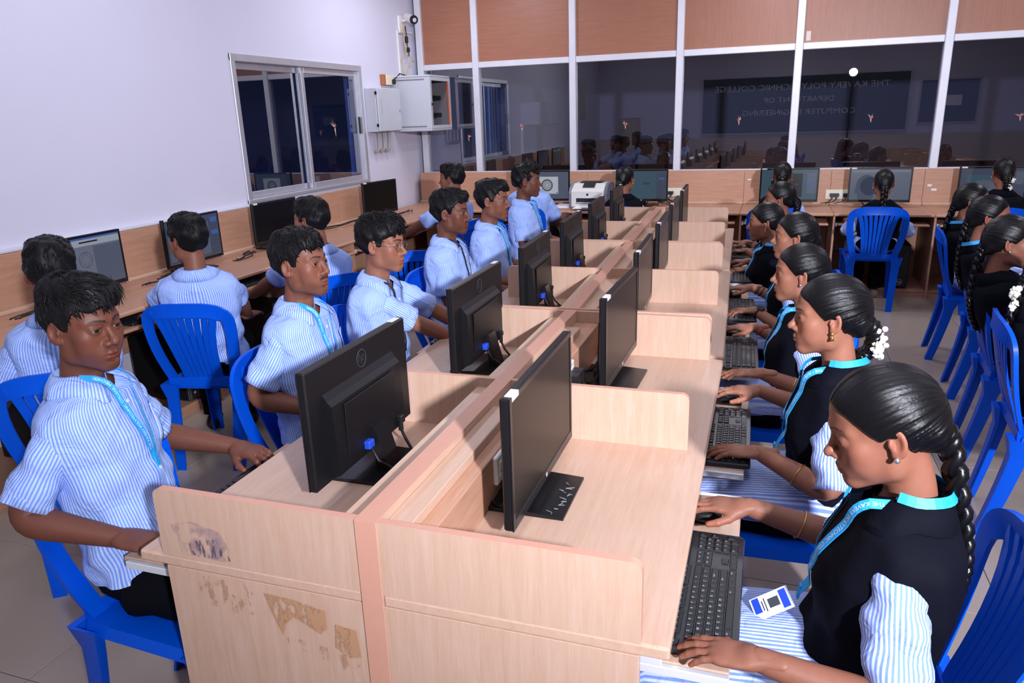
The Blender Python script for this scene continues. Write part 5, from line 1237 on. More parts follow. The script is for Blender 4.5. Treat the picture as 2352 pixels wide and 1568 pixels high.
        wv = wrist+q[:, :1]*X_+q[:, 1:2]*fd3+q[:, 2:3]*Z_; addp(wv, fc, hcx); arms.append((Sh, E_, wrist, path, rad))
    me = bpy.data.meshes.new('body'); me.from_pydata(np.concatenate(V).tolist(), [], F); me.materials.append(MATS['skin'])
    ca = me.color_attributes.new('Col', 'FLOAT_COLOR', 'POINT'); cc = np.concatenate(C); ca.data.foreach_set('color', np.concatenate([cc, np.ones((len(cc), 1))], 1).ravel().astype(np.float32)); me.shade_smooth()
    link('body', me, root)
    hx = lambda v: Hd+(np.array(v)*hs)@Rh.T
    # ---------------- hair
    hst = spec.get('hair', {}); hk2 = (fem, tuple(sorted(hst.items())), near)
    if hk2 not in HAIRS:
        if fem: HAIRS[hk2] = girl_hair(hst, .0026 if near >= 2 else .0038)
        else: HAIRS[hk2] = boy_hair(hst, .0036 if near >= 1 else .005, hst.get('n', 1700) if near >= 2 else (900 if near == 1 else 400), hst.get('seed', 0))
    av, af = HAIRS[hk2]; av = np.array(av); m2 = bpy.data.meshes.new('hair'); m2.from_pydata(hx(av).tolist(), [], [tuple(map(int, q)) for q in af]); m2.materials.append(MATS['hair_girl' if fem else 'hair_boy'])
    fl = m2.attributes.new('flow', 'FLOAT_VECTOR', 'POINT')
    if fem:
        ph = np.arctan2(av[:, 0], av[:, 2]+.35*av[:, 1]); fv = np.stack([ph, av[:, 1]*10, np.zeros(len(av))], 1)
    else: fv = av
    fl.data.foreach_set('vector', fv.ravel().astype(np.float32)); m2.shade_smooth(); hair = link('hair', m2, root)
    if fem:
        bs = spec.get('braid', 'long'); n0 = hx((0, -.108, -.050)); b0 = to.pos(.10, PI, .024); b1 = to.pos(.26, PI, .026)
        sx = np.array((spec.get('bx', 0.0), 0, 0))
        if bs == 'long': pth = [hx((0, -.095, -.015)), n0, (n0+b0)/2+np.array((0, -.006, -.01))+sx*.5, b0+sx, (b0+b1)/2+sx*1.2+np.array((0, -.006, 0)), b1+sx*1.3]; bm_ = braid(pth, .027, .012, 90 if near >= 2 else 60, 5.5)
        elif bs == 'fold': pth = [hx((0, -.095, -.01)), hx((0, -.125, -.04)), hx((.005, -.120, -.10)), hx((.01, -.090, -.125))]; bm_ = braid(pth, .026, .020, 50, 3)
        else: bm_ = MB().sphere(tuple(hx((0, -.100, -.015))), (.040, .034, .040), 14, 10)
        me3 = bm_.mesh('braid', 'hair_girl', True); f3 = me3.attributes.new('flow', 'FLOAT_VECTOR', 'POINT'); vv = np.array(bm_.v); f3.data.foreach_set('vector', (vv*2).ravel().astype(np.float32)); link('braid', me3, root)
        if spec.get('flowers'):
            fb = MB(); fc = np.array(spec['flowers'] if not isinstance(spec['flowers'], bool) else (.03, -.115, -.055))
            for q in range(80):
                t = q/79; c = fc+np.array((.012*math.sin(t*7), -.012+.004*math.cos(t*9), -.085*t))+g.normal(0, .0065, 3)
                fb.sphere(tuple(hx(c)), tuple(g.uniform(.005, .010, 3)), 6, 4)
            fb.build('hair_flowers', 'jasmine', root, True, kind='stuff')
        if spec.get('clip'):
            cb_ = MB()
            for q in range(6): cb_.sphere(tuple(hx((.026-.0105*q, -.052-.004*abs(q-2.5)-.02, .112-.003*abs(q-2.5)-.012))), .006, 8, 6)
            cb_.build('hair_clip', spec['clip'], root, True)
        for s in (-1, 1): MB().sphere(tuple(hx((s*.083, -.002, -.030))), .0058, 9, 6).build('earring', spec.get('ear', 'silver'), root, True)
        if spec.get('drop'):
            for s in (-1, 1): MB().tube([tuple(hx((s*.083, -.002, -.034))), tuple(hx((s*.084, -.002, -.050)))], [.002, .006], 8).build('earring_drop', 'gold', root, True)
    # ---------------- clothes
    n = 52 if near >= 2 else 34
    if not fem:
        nd = 46 if near >= 2 else 26
        ds = list(np.concatenate([np.linspace(-.006, .05, 9), np.linspace(.06, L-.02, nd)]))
        def sf(d, p):
            q = to.pos(d, p, .010, 1.0 if d > .03 else 0)
            if d < .06: q = q-to.up*.050*max(0, math.cos(p))**6*(1-max(0, d)/.06)
            if d > L-.06: q = q+to.F*.006*math.sin(p*6+seed)*(d-L+.06)/.1
            return q
        parts = [loft(sf, ds, n)]; parts = [(v, [q[::-1] for q in f], u) for v, f, u in parts]
        for si, (Sh, E_, wr, path, rad) in zip((1, -1), arms):
            en = Sh+(E_-Sh)*spec.get('sleeve', .80); st0 = Sh-(E_-Sh)*.10-to.X*si*.030+to.up*.012
            sp_ = [st0+(en-st0)*t for t in np.linspace(0, 1, 18)]; rr = [np.interp(t, [0, .15, .4, .8, 1], [.014, .049, .059, .062, .065])*k for t in np.linspace(0, 1, 18)]
            ax = (en-st0)/np.linalg.norm(en-st0); sp_ += [en-ax*.002, en-ax*.03]; rr += [rr[-1]-.004, rr[-1]-.010]
            v, f, u = tube_grid(sp_, rr, 24 if near >= 2 else 16, (1, 1), 1.0, seed+si, ref=(si*.3, .2, 1)); parts.append((v, f, u))
        shirt = link('shirt', uvmesh('shirt', parts, 'shirt_stripe'), root)
        # collar
        rows = [[], [], [], [], []]; ps = np.linspace(.34, 2*PI-.34, 41); uvs = []
        for p in ps:
            fr = max(0, math.cos(p)); bk = max(0, -math.cos(p)); tip = math.exp(-((min(p, 2*PI-p)-.40)/.17)**2)
            ctr = to.T; dirv = to.X*math.sin(p)+to.F*math.cos(p); lift = .026+.012*bk-.030*fr**2
            r0 = .0575*k; rows[0].append(ctr+dirv*r0+to.up*(-.012-.02*fr**2)); rows[1].append(ctr+dirv*(r0+.003)+to.up*lift); rows[2].append(ctr+dirv*(r0+.010)+to.up*(lift-.003))
            dd = .012+.016*fr+.034*tip; q3 = to.pos(dd, p*1.0, .0145+.003*tip)-to.up*.018*fr**3*(1-tip); rows[4].append(q3); rows[3].append((rows[2][-1]+q3)/2+dirv*.003+to.up*.003)
        v = [q for r_ in rows for q in r_]; m_ = len(ps); f = [(i*m_+j, (i+1)*m_+j, (i+1)*m_+j+1, i*m_+j+1) for i in range(4) for j in range(m_-1)]
        u = [(p*.09 if i < 2 else p*.09, i*.02) for i in range(5) for p in ps]
        col = link('collar', uvmesh('collar', [(v, f, u)], 'shirt_stripe'), root); so = col.modifiers.new('thick', 'SOLIDIFY'); so.thickness = .003; so.offset = 1
        # placket and buttons
        if near >= 1:
            pb, _, _ = ribbon(lambda t: to.pos(t, .02, .0125, 1.0), np.linspace(.055, L+.02, 26), .026, lambda t: to.F, .0015)
            pv = np.array(pb.v); pu = [(q[0], q[2]) for q in pb.v]; link('placket', uvmesh('placket', [(pb.v, pb.f, pu)], 'shirt_stripe', False), root)
            for d in np.linspace(.085, L-.05, 5):
                q = to.pos(d, .02, .0148, 1.0); MB().tube([q, q+to.F*.0022], .0052, 10).build('button', 'lanyard_text', root)
            pk = MB(); pts = [to.pos(d, ph_, .0125, 1.0) for d, ph_ in ((.13, -.42), (.13, -.95), (.235, -.95), (.25, -.68), (.235, -.42))]
            ctr = sum(pts)/5
            grid_v = []; grid_u = []
            for iy in range(7):
                for ix in range(7):
                    d = .13+.11*iy/6; ph_ = -.40-.55*ix/6; grid_v.append(to.pos(d, ph_, .0135, 1.0)); grid_u.append((ph_*.145+.004, d))
            gf = [(i*7+j, (i+1)*7+j, (i+1)*7+j+1, i*7+j+1) for i in range(6) for j in range(6)]
            po = link('pocket', uvmesh('pocket', [(grid_v, gf, grid_u)], 'shirt_stripe'), root); so = po.modifiers.new('thick', 'SOLIDIFY'); so.thickness = .002; so.offset = 1
    else:
        nd = 40 if near >= 2 else 24
        ds = list(np.concatenate([np.linspace(.004, .05, 7), np.linspace(.06, L-.01, nd)]))
        def vf(d, p):
            q = to.pos(d, p, .014, .7 if d > .03 else 0)
            if d < .05: q = q-to.up*.035*max(0, math.cos(p))**4*(1-d/.05)
            return q
        v, f, u = loft(vf, ds, n); link('vest', uvmesh('vest', [(v, [q[::-1] for q in f], u)], 'navy_cloth'), root)
        # vest collar: short band open at the front
        rows = [[], [], [], []]; ps = np.linspace(.30, 2*PI-.30, 37)
        for p in ps:
            fr = max(0, math.cos(p)); bk = max(0, -math.cos(p)); dirv = to.X*math.sin(p)+to.F*math.cos(p); lift = .026+.010*bk-.034*fr**2
            r0 = .0535*k; rows[0].append(to.T+dirv*r0-to.up*(.012+.02*fr**2)); rows[1].append(to.T+dirv*(r0+.004)+to.up*lift); rows[2].append(to.T+dirv*(r0+.012)+to.up*(lift-.003)); rows[3].append(to.pos(.014+.026*fr, p, .020)-to.up*.012*fr)
        v = [q for r_ in rows for q in r_]; m_ = len(ps); f = [(i*m_+j, (i+1)*m_+j, (i+1)*m_+j+1, i*m_+j+1) for i in range(3) for j in range(m_-1)]
        col = link('vest_collar', uvmesh('vest_collar', [(v, f, [(0, 0)]*len(v))], 'navy_cloth'), root); so = col.modifiers.new('thick', 'SOLIDIFY'); so.thickness = .003; so.offset = 1
        parts = []
        for si, (Sh, E_, wr, path, rad) in zip((1, -1), arms):
            st0 = Sh-(E_-Sh)*.04-to.X*si*.045+to.up*.004; en = Sh+(E_-Sh)*spec.get('sleeve', .96)
            m = 20; sp_ = [st0+(en-st0)*t for t in np.linspace(0, 1, m)]; rr = [np.interp(t, [0, .12, .35, .8, 1], [.010, .044, .055, .056, .055])*k for t in np.linspace(0, 1, m)]
            ax = (en-st0)/np.linalg.norm(en-st0); sp_ += [en-ax*.002, en-ax*.03]; rr += [rr[-1]-.004, rr[-1]-.010]
            link('sleeve', uvmesh('sleeve', [tube_grid(sp_, rr, 24 if near >= 2 else 16, (1, 1), 1.3, seed+si, ref=(si*.3, .2, 1))], 'kurta_stripe'), root)
    # ---------------- legs
    kx = spec.get('kx', .10 if not fem else .075); tr = 1.08 if not fem else 1.0; kn_y = spec.get('knee', .43); lp = []
    feet = []
    for s in (-1, 1):
        hip = np.array((s*.085, .01, .52)); kne = np.array((s*kx, kn_y, .515)); ank = np.array((s*(kx+.005), kn_y-.03+spec.get('foot', 0), .085)); feet.append(ank)
        pth = bend(hip, kne, ank, 16, .18); rr = list(np.interp(np.linspace(0, 1, len(pth)), [0, .2, .5, .6, 1], [.088*tr, .086*tr, .066*tr, .060*tr, .050 if not fem else .056])); lp.append(tube_grid(pth, rr, 16, (1, 1), .5, seed+s*3, ref=(1, 0, .2)))
    b = MB().sphere((0, -.005, .535), (.168*k, .130, .088), 20, 12); lp.append((b.v, b.f, [(q[0], q[2]) for q in b.v]))
    link('trousers', uvmesh('trousers', lp, 'trouser_cloth'), root)
    if fem:
        rows = []; m = 16
        for q, (y, z, a, b_) in enumerate(((-.13, .555, .155, .075), (-.06, .545, .178, .098), (.05, .545, .18, .092), (.18, .540, .178, .085), (.30, .535, .175, .080), (.40, .520, .178, .080), (.455, .47, .185, .085), (.47, .40, .19, .085), (.47, .33, .195, .085))):
            t = max(0, (q-5)/3)
            ring = []; uu = []
            for j in range(m*2+1):
                a_ = -PI+2*PI*j/(m*2); fw = .004*math.sin(a_*7+q)
                px = (a+fw)*math.sin(a_); pz = (b_+fw)*math.cos(a_)
                # turn the section from facing forward to hanging down
                yy = y+pz*math.sin(t*PI/2); zz = z+pz*math.cos(t*PI/2)*1.0; ring.append((px, yy, zz)); uu.append((px+(0 if pz > 0 else .4), y))
            rows.append((ring, uu))
        v = [p_ for r_, _ in rows for p_ in r_]; u = [p_ for _, r_ in rows for p_ in r_]; w_ = m*2+1
        f = [(i*w_+j, i*w_+j+1, (i+1)*w_+j+1, (i+1)*w_+j) for i in range(len(rows)-1) for j in range(w_-1)]
        link('kurta_skirt', uvmesh('kurta_skirt', [(v, f, u)], 'kurta_stripe'), root)
    for s, a in zip((-1, 1), feet):
        rs = []
        for y, w_, h_ in ((-.07, .020, .05), (-.055, .034, .065), (-.01, .038, .08), (.05, .040, .062), (.11, .044, .042), (.155, .036, .032), (.175, .018, .022)):
            rs.append([(a[0]+w_*math.cos(2*PI*q/12), a[1]+y, .002+h_*(.5+.5*math.sin(2*PI*q/12))) for q in range(12)][::-1])
        MB().rings(rs).build('shoe', 'shoe_black' if not spec.get('sandal') else 'sandal_tan', root, True)
    # ---------------- lanyard
    ly = spec.get('lanyard')
    if ly:
        wd = (.020 if fem else .017) if ly == 'lanyard_blue' else .009; dm = spec.get('ldrop', .27); base_off = .016 if not fem else .019
        for s in (-1, 1):
            e0 = tl(spec['lend']) if 'lend' in spec else to.pos(dm, 0, base_off+.002, .7)
            n0_ = to.T+to.X*s*.060*k+to.F*.030*k+to.up*.014
            def pt(t, s=s, e0=e0, n0_=n0_):
                q = n0_+(e0+to.X*s*.004-n0_)*t; d = float((to.T-q)@to.up); xx = abs(float((q-to.T)@to.X)); aa = float(interp_rows(to.rows, max(d, -.03))[0])*k+.01
                if d < -.002: return q
                sf_ = to.pos(d, math.asin(min(.99, xx/aa)**(1/.86)), base_off+.005*math.exp(-((d-.03)/.03)**2), 1.0 if not fem else .7); df = float((sf_-q)@to.F)
                return q+to.F*max(0, df)
            ts = np.linspace(0, 1, 26); nf = lambda t, s=s: to.F*.8+to.X*s*.6*(1-t)+to.up*.35*(1-t)
            b, C_, rs = ribbon(pt, ts, wd, nf); lo = b.build('lanyard', ly, root)
            if ly == 'lanyard_blue' and near >= 1:
                txt = 'THE KAVERY POLYTECHNIC COLLEGE, MECHERI.'
                tv, tf = text_mesh(txt, .0125, 'LEFT'); sl = np.concatenate([[0], np.cumsum(np.linalg.norm(np.diff(np.array(C_), axis=0), axis=1))]); tot = sl[-1]; sc_ = tot*.80/tv[:, 0].max(); CA = np.array(C_); RS = np.array(rs)
                out = []
                for q in tv:
                    pos_ = tot*.90-q[0]*sc_ if s == 1 else tot*.08+q[0]*sc_
                    w1 = np.array([np.interp(pos_, sl, RS[:, 1, i]) for i in range(3)]); w2 = np.array([np.interp(pos_, sl, RS[:, 2, i]) for i in range(3)])
                    fy = .5+(q[1]/.0125)*.62*(1 if s == 1 else -1)*-1; out.append(w1+(w2-w1)*fy+to.F*.0007)
                MB().add(out, tf).build('lanyard_lettering', 'lanyard_text', lo)
        # around the nape
        ring = [to.T+to.X*math.sin(p)*.069*k+to.F*math.cos(p)*.069*k+to.up*(.014+.020*max(0, -math.cos(p))+.010*math.sin(p)**2) for p in np.linspace(1.05, 2*PI-1.05, 20)]
        if not fem: ring = [q+to.up*.016 for q in ring]
        if fem:
          b, _, _ = ribbon(lambda t: ring[int(t)], range(20), wd, lambda t: ring[int(t)]-to.T+to.up*.02); b.build('lanyard', ly, root)
        e = pt(1.0)+to.F*.002; bt = MB(); Mx = frame(tuple(e), tuple(to.X), tuple(to.up))
        bt.box((-.009, -.022, -.001), (.009, .012, .004), .001, Mx).build('lanyard_clasp', ly, root)
        MB().box((-.006, -.004, .004), (.006, .008, .0048), 0, Mx).build('clasp_badge', 'strap_black', root)
        if spec.get('card'):
            e2 = e-to.up*.03; cM = frame(tuple(tl(spec['card'][2])), tuple(Ri@np.array(spec['card'][0])), tuple(Ri@np.array(spec['card'][1])))
            cd_ = MB().box((-.027, -.088, -.001), (.027, 0, .001), .0004, cM).build('id_card', 'card_white', root)
            MB().box((-.022, -.022, .001), (.022, -.006, .0014), 0, cM).build('card_print', 'vga_blue', cd_); MB().box((-.024, -.084, .001), (.012, -.068, .0014), 0, cM).build('card_print', 'vga_blue', cd_)
            MB().box((-.012, -.05, .001), (.010, -.026, .0014), 0, cM).build('card_photo', 'ui_mid', cd_)
            for i, w_ in enumerate((.018, .013)): MB().box((-w_, -.058-.006*i, .001), (w_*.8, -.056-.006*i, .0013), 0, cM).build('card_print', 'strap_black', cd_)
    # ---------------- small things worn
    for (si, kind, fr) in spec.get('wrist', []):
        Sh, E_, wr, path, rad = arms[0 if si == 1 else 1]; c = E_+(wr-E_)*fr; ax = (wr-E_)/np.linalg.norm(wr-E_); u = np.cross(ax, (0, 0, 1.)); u /= np.linalg.norm(u); v_ = np.cross(ax, u)
        r_ = float(np.interp(fr, [0, .22, .6, 1], [.041, .0425, .034, .0265]))*(.86 if fem else 1)*k+.003
        ring = [c+ax*.004*math.sin(t)+r_*(math.cos(t)*u+math.sin(t)*v_) for t in np.linspace(0, 2*PI, 25)]
        MB().tube(ring, .0016 if kind in ('gold', 'silver') else .0028, 6, cap=False).build('bangle' if kind in ('gold', 'silver') else 'wrist_thread', kind, root, True)
    if spec.get('watch'):
        si = spec['watch']; Sh, E_, wr, path, rad = arms[0 if si == 1 else 1]; ax = (wr-E_)/np.linalg.norm(wr-E_); c = E_+(wr-E_)*.9; u = np.cross(ax, (0, 0, 1.)); u /= np.linalg.norm(u); v_ = np.cross(ax, u)
        if v_[2] < 0: v_ = -v_
        r_ = .0285*(.9 if fem else 1); ring = [c+r_*(math.cos(t)*u+math.sin(t)*v_) for t in np.linspace(0, 2*PI, 21)]
        MB().tube(ring, .006, 6, cap=False, sq=(.4, 1.3)).build('watch_strap', 'strap_black', root, True)
        MB().box((-.019, -.017, 0), (.019, .017, .009), .004, frame(tuple(c+v_*(r_-.001)), tuple(ax), tuple(np.cross(v_, ax)))).build('watch_case', 'strap_black', root)
    if spec.get('glasses'):
        gl = MB()
        for s in (-1, 1): gl.tube([tuple(hx((s*.0325+.0215*math.cos(t), .0985-.06*(.0215*math.cos(t)*s)-.004, .002+.020*math.sin(t)))) for t in np.linspace(0, 2*PI, 29)], .0008, 5, cap=False).tube([tuple(hx((s*.054, .092, .006))), tuple(hx((s*.074, .05, .010))), tuple(hx((s*.080, -.004, .022)))], .0009, 5)
        gl.tube([tuple(hx((-.011, .0985, .006))), tuple(hx((0, .100, .009))), tuple(hx((.011, .0985, .006)))], .0009, 5); sp = gl.build('spectacles', 'glass_wire', root, True)
        for s in (-1, 1):
            b = MB(); ring = [tuple(hx((s*.0325+.0207*math.cos(t), .0945-.06*(.0207*math.cos(t)*s), .002+.0192*math.sin(t)))) for t in np.linspace(0, 2*PI, 25)[:-1]]; b.add(ring, [tuple(range(24))]); b.build('lens', 'spectacle_glass', sp)
    return root
SK_D, SK_M, SK_L, SK_F, SK_F2 = (.150, .052, .031), (.215, .082, .050), (.285, .118, .072), (.31, .128, .078), (.25, .098, .060)
HEADK = {'m0': dict(fem=False, jaw=1.05, cheek=1.14, nose=1.05, lips=1.1, stubble=.18, moustache=.25), 'm1': dict(fem=False, jaw=1.03, nose=1.08, moustache=.9, stubble=.4), 'm2': dict(fem=False, jaw=.95, nose=.95, lips=1.15, brow=.0055), 'm3': dict(fem=False, nose=1.12, moustache=.65, stubble=.25, lips=1.1), 'm4': dict(fem=False, cheek=1.1, moustache=.8, stubble=.15),
         'f0': dict(fem=True, jaw=.93, nose=.90, cheek=1.08, lips=1.08, brow=.0034), 'f1': dict(fem=True, jaw=.95, nose=.95, cheek=1.1, lips=1.12, brow=.0036), 'f2': dict(fem=True, jaw=.92, nose=.92, cheek=1.0, lips=1.0, brow=.0036)}
# ================================================================== who sits where
def boyrow(k, at, head, hands, label, chair_label, face=6, cdx=.08, **kw):
    person(dict(label=label, sex='m', at=at, face=face, head=head, hands=hands, seed=k, group=None, **kw))
    chair(at[0]+cdx, at[1]+.01, 0, chair_label, "blue chairs on the boys' side")
Z = .690
# ---- boys at the middle row (facing +x)
boyrow(1, (-1.00, .235), (-1.073, .239, 1.200), [(-.82, .085, Z, 8, 'rest'), (-.875, .575, Z+.01, -8, 'type')], 'boy in striped shirt and blue lanyard, nearest the camera at left', 'blue plastic chair under the boy nearest the camera',
       skin=SK_D, head_kind='m0', near=2, lanyard='lanyard_blue', cdx=.155, face=22, hy=-25, hp=-3, hair=dict(seed=1, side=-1, vol=1.0, fringe=.004), ldrop=.26, kx=.15, sleeve=.86, elbow={1: (.36, -.20, -1.0), -1: (-.5, .1, -.8)})
boyrow(2, (-.99, 1.09), (-.998, 1.093, 1.195), [(-.80, .95, Z, 5, 'type'), (-.80, 1.30, Z, -5, 'type')], 'boy with thin moustache and blue lanyard, second from the camera', 'blue plastic chair under the boy with moustache',
       skin=SK_M, head_kind='m1', near=2, lanyard='lanyard_blue', hy=-8, hp=4, hair=dict(seed=2, side=1, vol=.9, fringe=.002), ldrop=.30)
boyrow(3, (-1.0, 1.62), (-.948, 1.60, 1.182), [(-.62, 1.86, Z, 25, 'type'), (-.62, 2.02, Z, 10, 'type')], 'boy wearing round wire glasses and a dark lanyard', 'blue plastic chair under the boy with glasses',
       skin=SK_L, head_kind='m2', near=2, cdx=.03, knee=.25, foot=.02, lanyard='lanyard_navy', hy=-4, hp=-2, glasses=True, hair=dict(seed=3, side=-1, vol=1.3, wave=.5, rough=1.7, fringe=.010), hscale=.95, bk=.88, ldrop=.30)
boyrow(4, (-1.04, 2.55), (-1.046, 2.547, 1.190), [(-.72, 2.50, Z, 0, 'type'), (-.72, 2.82, Z, -5, 'type')], 'slim boy with dark lanyard, fourth from the camera', 'blue plastic chair under the fourth boy',
       skin=SK_D, head_kind='m3', near=2, knee=.28, lanyard='lanyard_navy', hy=-2, hair=dict(seed=4, side=-1, vol=.8, wave=.45, rough=1.4, len=.026), hscale=.96, ldrop=.30)
boyrow(5, (-1.02, 3.18), (-1.032, 3.163, 1.185), [(-.74, 3.10, Z, 0, 'type'), (-.74, 3.50, Z, -5, 'type')], 'boy with full moustache and blue lanyard, fifth from the camera', 'blue plastic chair under the fifth boy',
       skin=SK_M, head_kind='m4', near=1, lanyard='lanyard_blue', hy=-6, hair=dict(seed=5, side=-1, vol=.6), hscale=.97)
boyrow(6, (-1.12, 4.21), (-1.147, 4.206, 1.210), [(-.84, 4.15, Z, 0, 'type'), (-.84, 4.50, Z, -5, 'type')], 'boy with curly hair and blue lanyard, furthest in the middle row', 'blue plastic chair under the furthest boy of the middle row',
       skin=SK_D, head_kind='m0', near=1, knee=.25, lanyard='lanyard_blue', hy=6, hair=dict(seed=6, side=-1, vol=1.2, wave=.6, rough=2.0, fringe=.006))
# ---- boys at the left wall (facing -x)
for k, (at, head, hands, lab, cl, kw) in enumerate((
    ((-1.89, .84), (-1.859, .811, 1.190), [(-2.25, 1.25, .66, 130, 'rest'), (-2.30, .80, .66, 150, 'rest')], 'boy seen from behind at the left edge, facing left wall', 'blue plastic chair at the left edge', dict(skin=SK_D, hy=6, near=1, hair=dict(seed=11, side=1, vol=.8))),
    ((-2.10, 1.82), (-2.067, 1.72, 1.155), [(-2.18, 2.26, .64, 110, 'rest'), (-2.62, 1.92, Z, 150, 'type')], 'boy seen from behind with thin dark lanyard at left wall', 'blue slatted chair with its back to the camera at left', dict(skin=SK_M, hy=40, near=2, lanyard='lanyard_navy', hair=dict(seed=12, side=1, vol=.7, len=.03))),
    ((-1.86, 2.44), (-1.816, 2.387, 1.160), [(-2.36, 2.85, Z, 150, 'rest'), (-2.40, 2.46, Z, 160, 'rest')], 'boy seen from behind below the window, third at left wall', 'blue plastic chair of third boy at left wall', dict(skin=SK_M, hy=26, near=1, hair=dict(seed=13, side=1, vol=.9))),
    ((-1.95, 4.56), (-1.902, 4.545, 1.200), [(-2.50, 4.80, Z, 170, 'type'), (-2.48, 4.42, Z, 175, 'type')], 'boy in profile near the partition corner at left wall', 'blue plastic chair near the partition corner', dict(skin=SK_M, hy=10, near=0, hair=dict(seed=14, side=1, vol=.9))))):
    fa = (128, 126, 152, 172)[k]; ca_ = (128, 104, 152, 172)[k]
    person(dict(label=lab, sex='m', at=at, face=fa, head=head, hands=hands, seed=20+k, head_kind='m0', **kw)); chair(at[0]+.07*math.cos(math.radians(ca_)), at[1]+.07*math.sin(math.radians(ca_)), ca_, cl, 'blue chairs along the left wall')
chair(-1.75, 3.35, 120, 'empty blue chair turned behind the boy with glasses', 'blue chairs along the left wall')
# ---- back wall (facing +y)
person(dict(label='boy with curly hair at back wall, left of the printer', sex='m', at=(-1.62, 5.78), face=90, head=(-1.61, 5.72, 1.150), hands=[(-1.36, 6.16, Z, 90, 'type'), (-1.78, 6.16, Z, 90, 'type')], seed=31, skin=SK_D, head_kind='m0', near=0, hair=dict(seed=6, side=-1, vol=1.2, wave=.6, rough=2.0), bk=1.08))
chair(-1.62, 5.76, 90, 'blue plastic chair of boy left of the printer', 'blue chairs along the back wall')
SF = dict(sex='f', near=1)
for k, (x, y, z, lab, cl, kw) in enumerate((
    (-.69, 5.72, 1.090, 'girl with red hair band at monitor right of the printer', 'blue plastic chair of girl right of the printer', dict(skin=SK_F2, hy=-20, braid='fold', clip='red_thread')),
    (.655, 5.75, 1.110, 'girl with hair bun and silver clip at back wall', 'blue plastic chair of girl with hair bun', dict(skin=SK_F2, hy=0, braid='bun', clip='silver')),
    (1.455, 5.80, 1.035, 'girl with long plait on blue chair at back wall', 'blue slatted chair facing the back wall, seen whole', dict(skin=SK_F2, hy=0, hp=-4, braid='long', sandal=True, knee=.36)),
    (2.305, 5.80, 1.120, 'girl with white hair flowers at the rightmost back monitor', 'blue plastic chair at the rightmost back monitor', dict(skin=SK_F2, hy=4, braid='fold', flowers=(.02, -.12, -.03))))):
    person(dict(label=lab, at=(x-.02, y+.02), face=90, head=(x, y, z), hands=[(x+.20, 6.12, Z, 90, 'type'), (x-.22, 6.12, Z, 90, 'type')], seed=40+k, head_kind='f0', **SF, **kw)); chair(x-.035, y+.09, 90, cl, 'blue chairs along the back wall')
# ---- girls at the middle row (facing -x)
def girlrow(k, at, head, hands, label, cl, cdx=-.07, **kw):
    person(dict(label=label, sex='f', at=at, face=180, head=head, hands=hands, seed=50+k, **kw)); chair(at[0]+cdx, at[1], 180, cl, "blue chairs on the girls' side")
girlrow(1, (.79, .33), (.809, .325, 1.085), [(.495, .60, .715, 180, 'mouse'), (.535, .085, .690, 172, 'rest', -6)], 'girl with long plait and blue lanyard, nearest the camera at right', 'blue plastic chair under the girl nearest the camera',
        cdx=.0, skin=SK_F2, head_kind='f0', near=2, lanyard='lanyard_blue', hp=-16, hy=4, hr=0, braid='long', bx=.02, ear='silver', ldrop=.30, nail=(.45, .02, .02), wrist=[(1, 'gold', .45)], card=((.327, -.792, -.282), (.76, .15, .46), (.672, .345, .672)), lend=(.690, .345, .690), hscale=.97, sleeve=1.0, hair=dict(part=-.004))
girlrow(2, (.77, 1.10), (.757, 1.094, 1.100), [(.505, 1.44, .715, 180, 'mouse'), (.515, .985, .690, 176, 'rest')], 'girl with jasmine flowers in her hair, second from the camera', 'blue plastic chair under the girl with jasmine',
        skin=SK_F, head_kind='f1', near=2, lanyard='lanyard_blue', hp=-2, hy=2, braid='fold', flowers=(-.02, -.125, -.03), clip='strap_black', ear='gold', drop=True, ldrop=.32, wrist=[(1, 'gold', .5), (-1, 'gold', .45)], lend=(.635, 1.05, .70), hair=dict(part=.010))
girlrow(3, (.68, 1.93), (.706, 1.974, 1.040), [(.470, 2.26, .715, 180, 'mouse'), (.510, 1.70, .690, 178, 'rest')], 'girl with pinned hair, third from the camera', 'blue plastic chair under the third girl',
        skin=SK_F, head_kind='f2', near=1, lanyard='lanyard_blue', hp=0, braid='fold', clip='strap_black', wrist=[(-1, 'gold', .5), (1, 'red_thread', .88)], ldrop=.30)
girlrow(4, (.68, 2.82), (.700, 2.775, 1.060), [(.430, 3.07, .715, 180, 'mouse'), (.460, 2.66, .690, 178, 'type')], 'girl with jewelled hair clip and smart watch, fourth from the camera', 'blue plastic chair under the fourth girl',
        skin=SK_F, head_kind='f0', near=1, lanyard='lanyard_blue', hp=2, braid='bun', clip='silver', watch=-1, wrist=[(1, 'strap_black', .85), (1, 'strap_black', .75)], ldrop=.30)
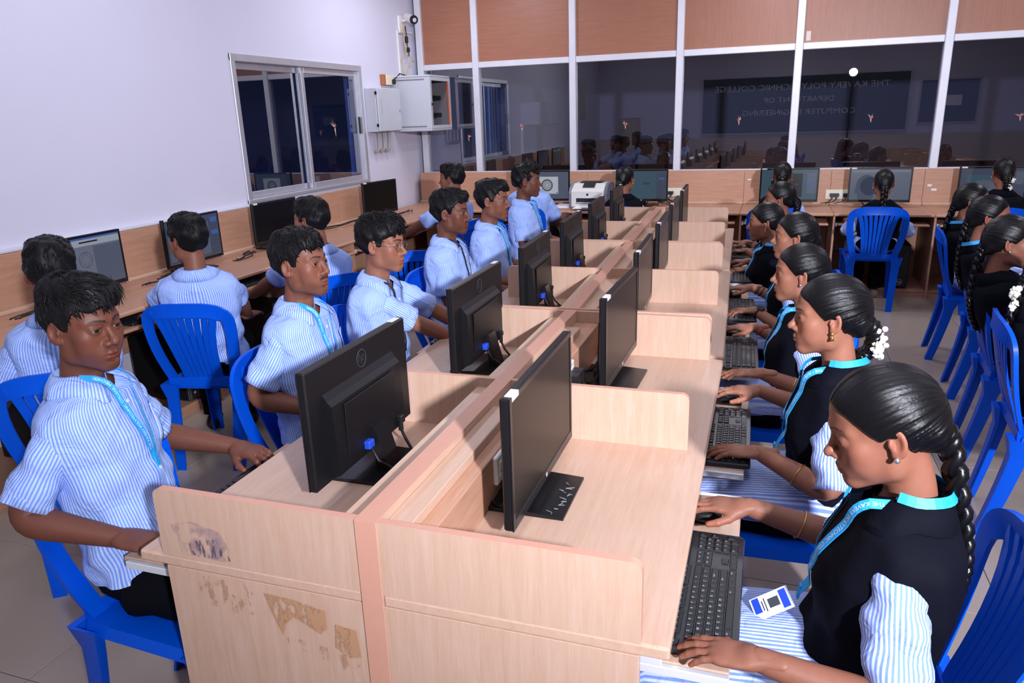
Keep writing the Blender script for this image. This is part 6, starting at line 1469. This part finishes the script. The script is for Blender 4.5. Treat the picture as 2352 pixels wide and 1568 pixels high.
girlrow(5, (.56, 3.67), (.554, 3.62, 1.010), [(.385, 3.92, .70, 180, 'type'), (.395, 3.70, .690, 178, 'type')], 'girl with small earring leaning close, fifth from the camera', 'blue plastic chair under the fifth girl',
        skin=SK_F2, head_kind='f1', near=1, lanyard='lanyard_blue', hp=-2, braid='fold', ear='gold', drop=True, wrist=[(1, 'strap_black', .8), (-1, 'strap_black', .85)])
girlrow(6, (.62, 4.52), (.632, 4.44, 1.060), [(.345, 4.66, .70, 180, 'type'), (.355, 4.36, .690, 178, 'type')], 'girl with red hair tie, furthest in the middle row', 'blue plastic chair under the furthest girl',
        skin=SK_F2, head_kind='f2', near=1, lanyard='lanyard_blue', hp=0, braid='fold', clip='red_thread')
# ---- girls in the right-hand row (facing +x)
for k, (cx, cy, hx_, hy_, hz, lab, cl, kw) in enumerate((
    (1.96, 4.45, 1.824, 4.483, 1.040, 'girl with gold earring in right-hand row, furthest back', 'blue chair in right-hand row, furthest from the camera', dict(hy=-4, ear='gold', drop=True, lanyard='lanyard_blue')),
    (1.95, 3.69, 1.717, 3.57, 1.060, 'girl with silver earring in right-hand row, second furthest', 'blue chair in right-hand row, second furthest', dict(hy=-6, lanyard='lanyard_blue')),
    (1.83, 2.81, 1.60, 2.70, 1.065, 'girl with loose plait in right-hand row, third from the back', 'blue chair in right-hand row, third from the back', dict(hy=-4)),
    (1.76, 2.10, 1.615, 2.10, 1.050, 'girl with jasmine in long hair at the right edge', 'blue chair at the right edge, nearest the camera', dict(hy=0, flowers=(.02, -.125, -.06))))):
    person(dict(label=lab, sex='f', at=(cx-.07, cy), face=-5, head=(hx_, hy_, hz), hands=[(cx+.36, cy-.20, Z+.02, -5, 'type'), (cx+.36, cy+.16, Z+.02, -5, 'type')], seed=70+k, skin=SK_F2, head_kind='f2', near=1, braid='long', **kw)); chair(cx, cy, -5, cl, 'blue chairs in the right-hand row')
# the desk row those girls sit at, just outside the picture
for j in (0, 1, 2):
    o = DESKS[j, -1]; n = dup(o, (3.24+.085*(2*j-1)*.855, (2*j+1)*S_+.05, 0), -math.radians(5), 'light wood double desk outside the right edge, %s' % ('nearest', 'middle one', 'furthest')[j], 'double desks of the right-hand row')
    for c in list(n.children):
        if c.name.startswith(('glue_residue', 'ink_stain')): bpy.data.objects.remove(c)
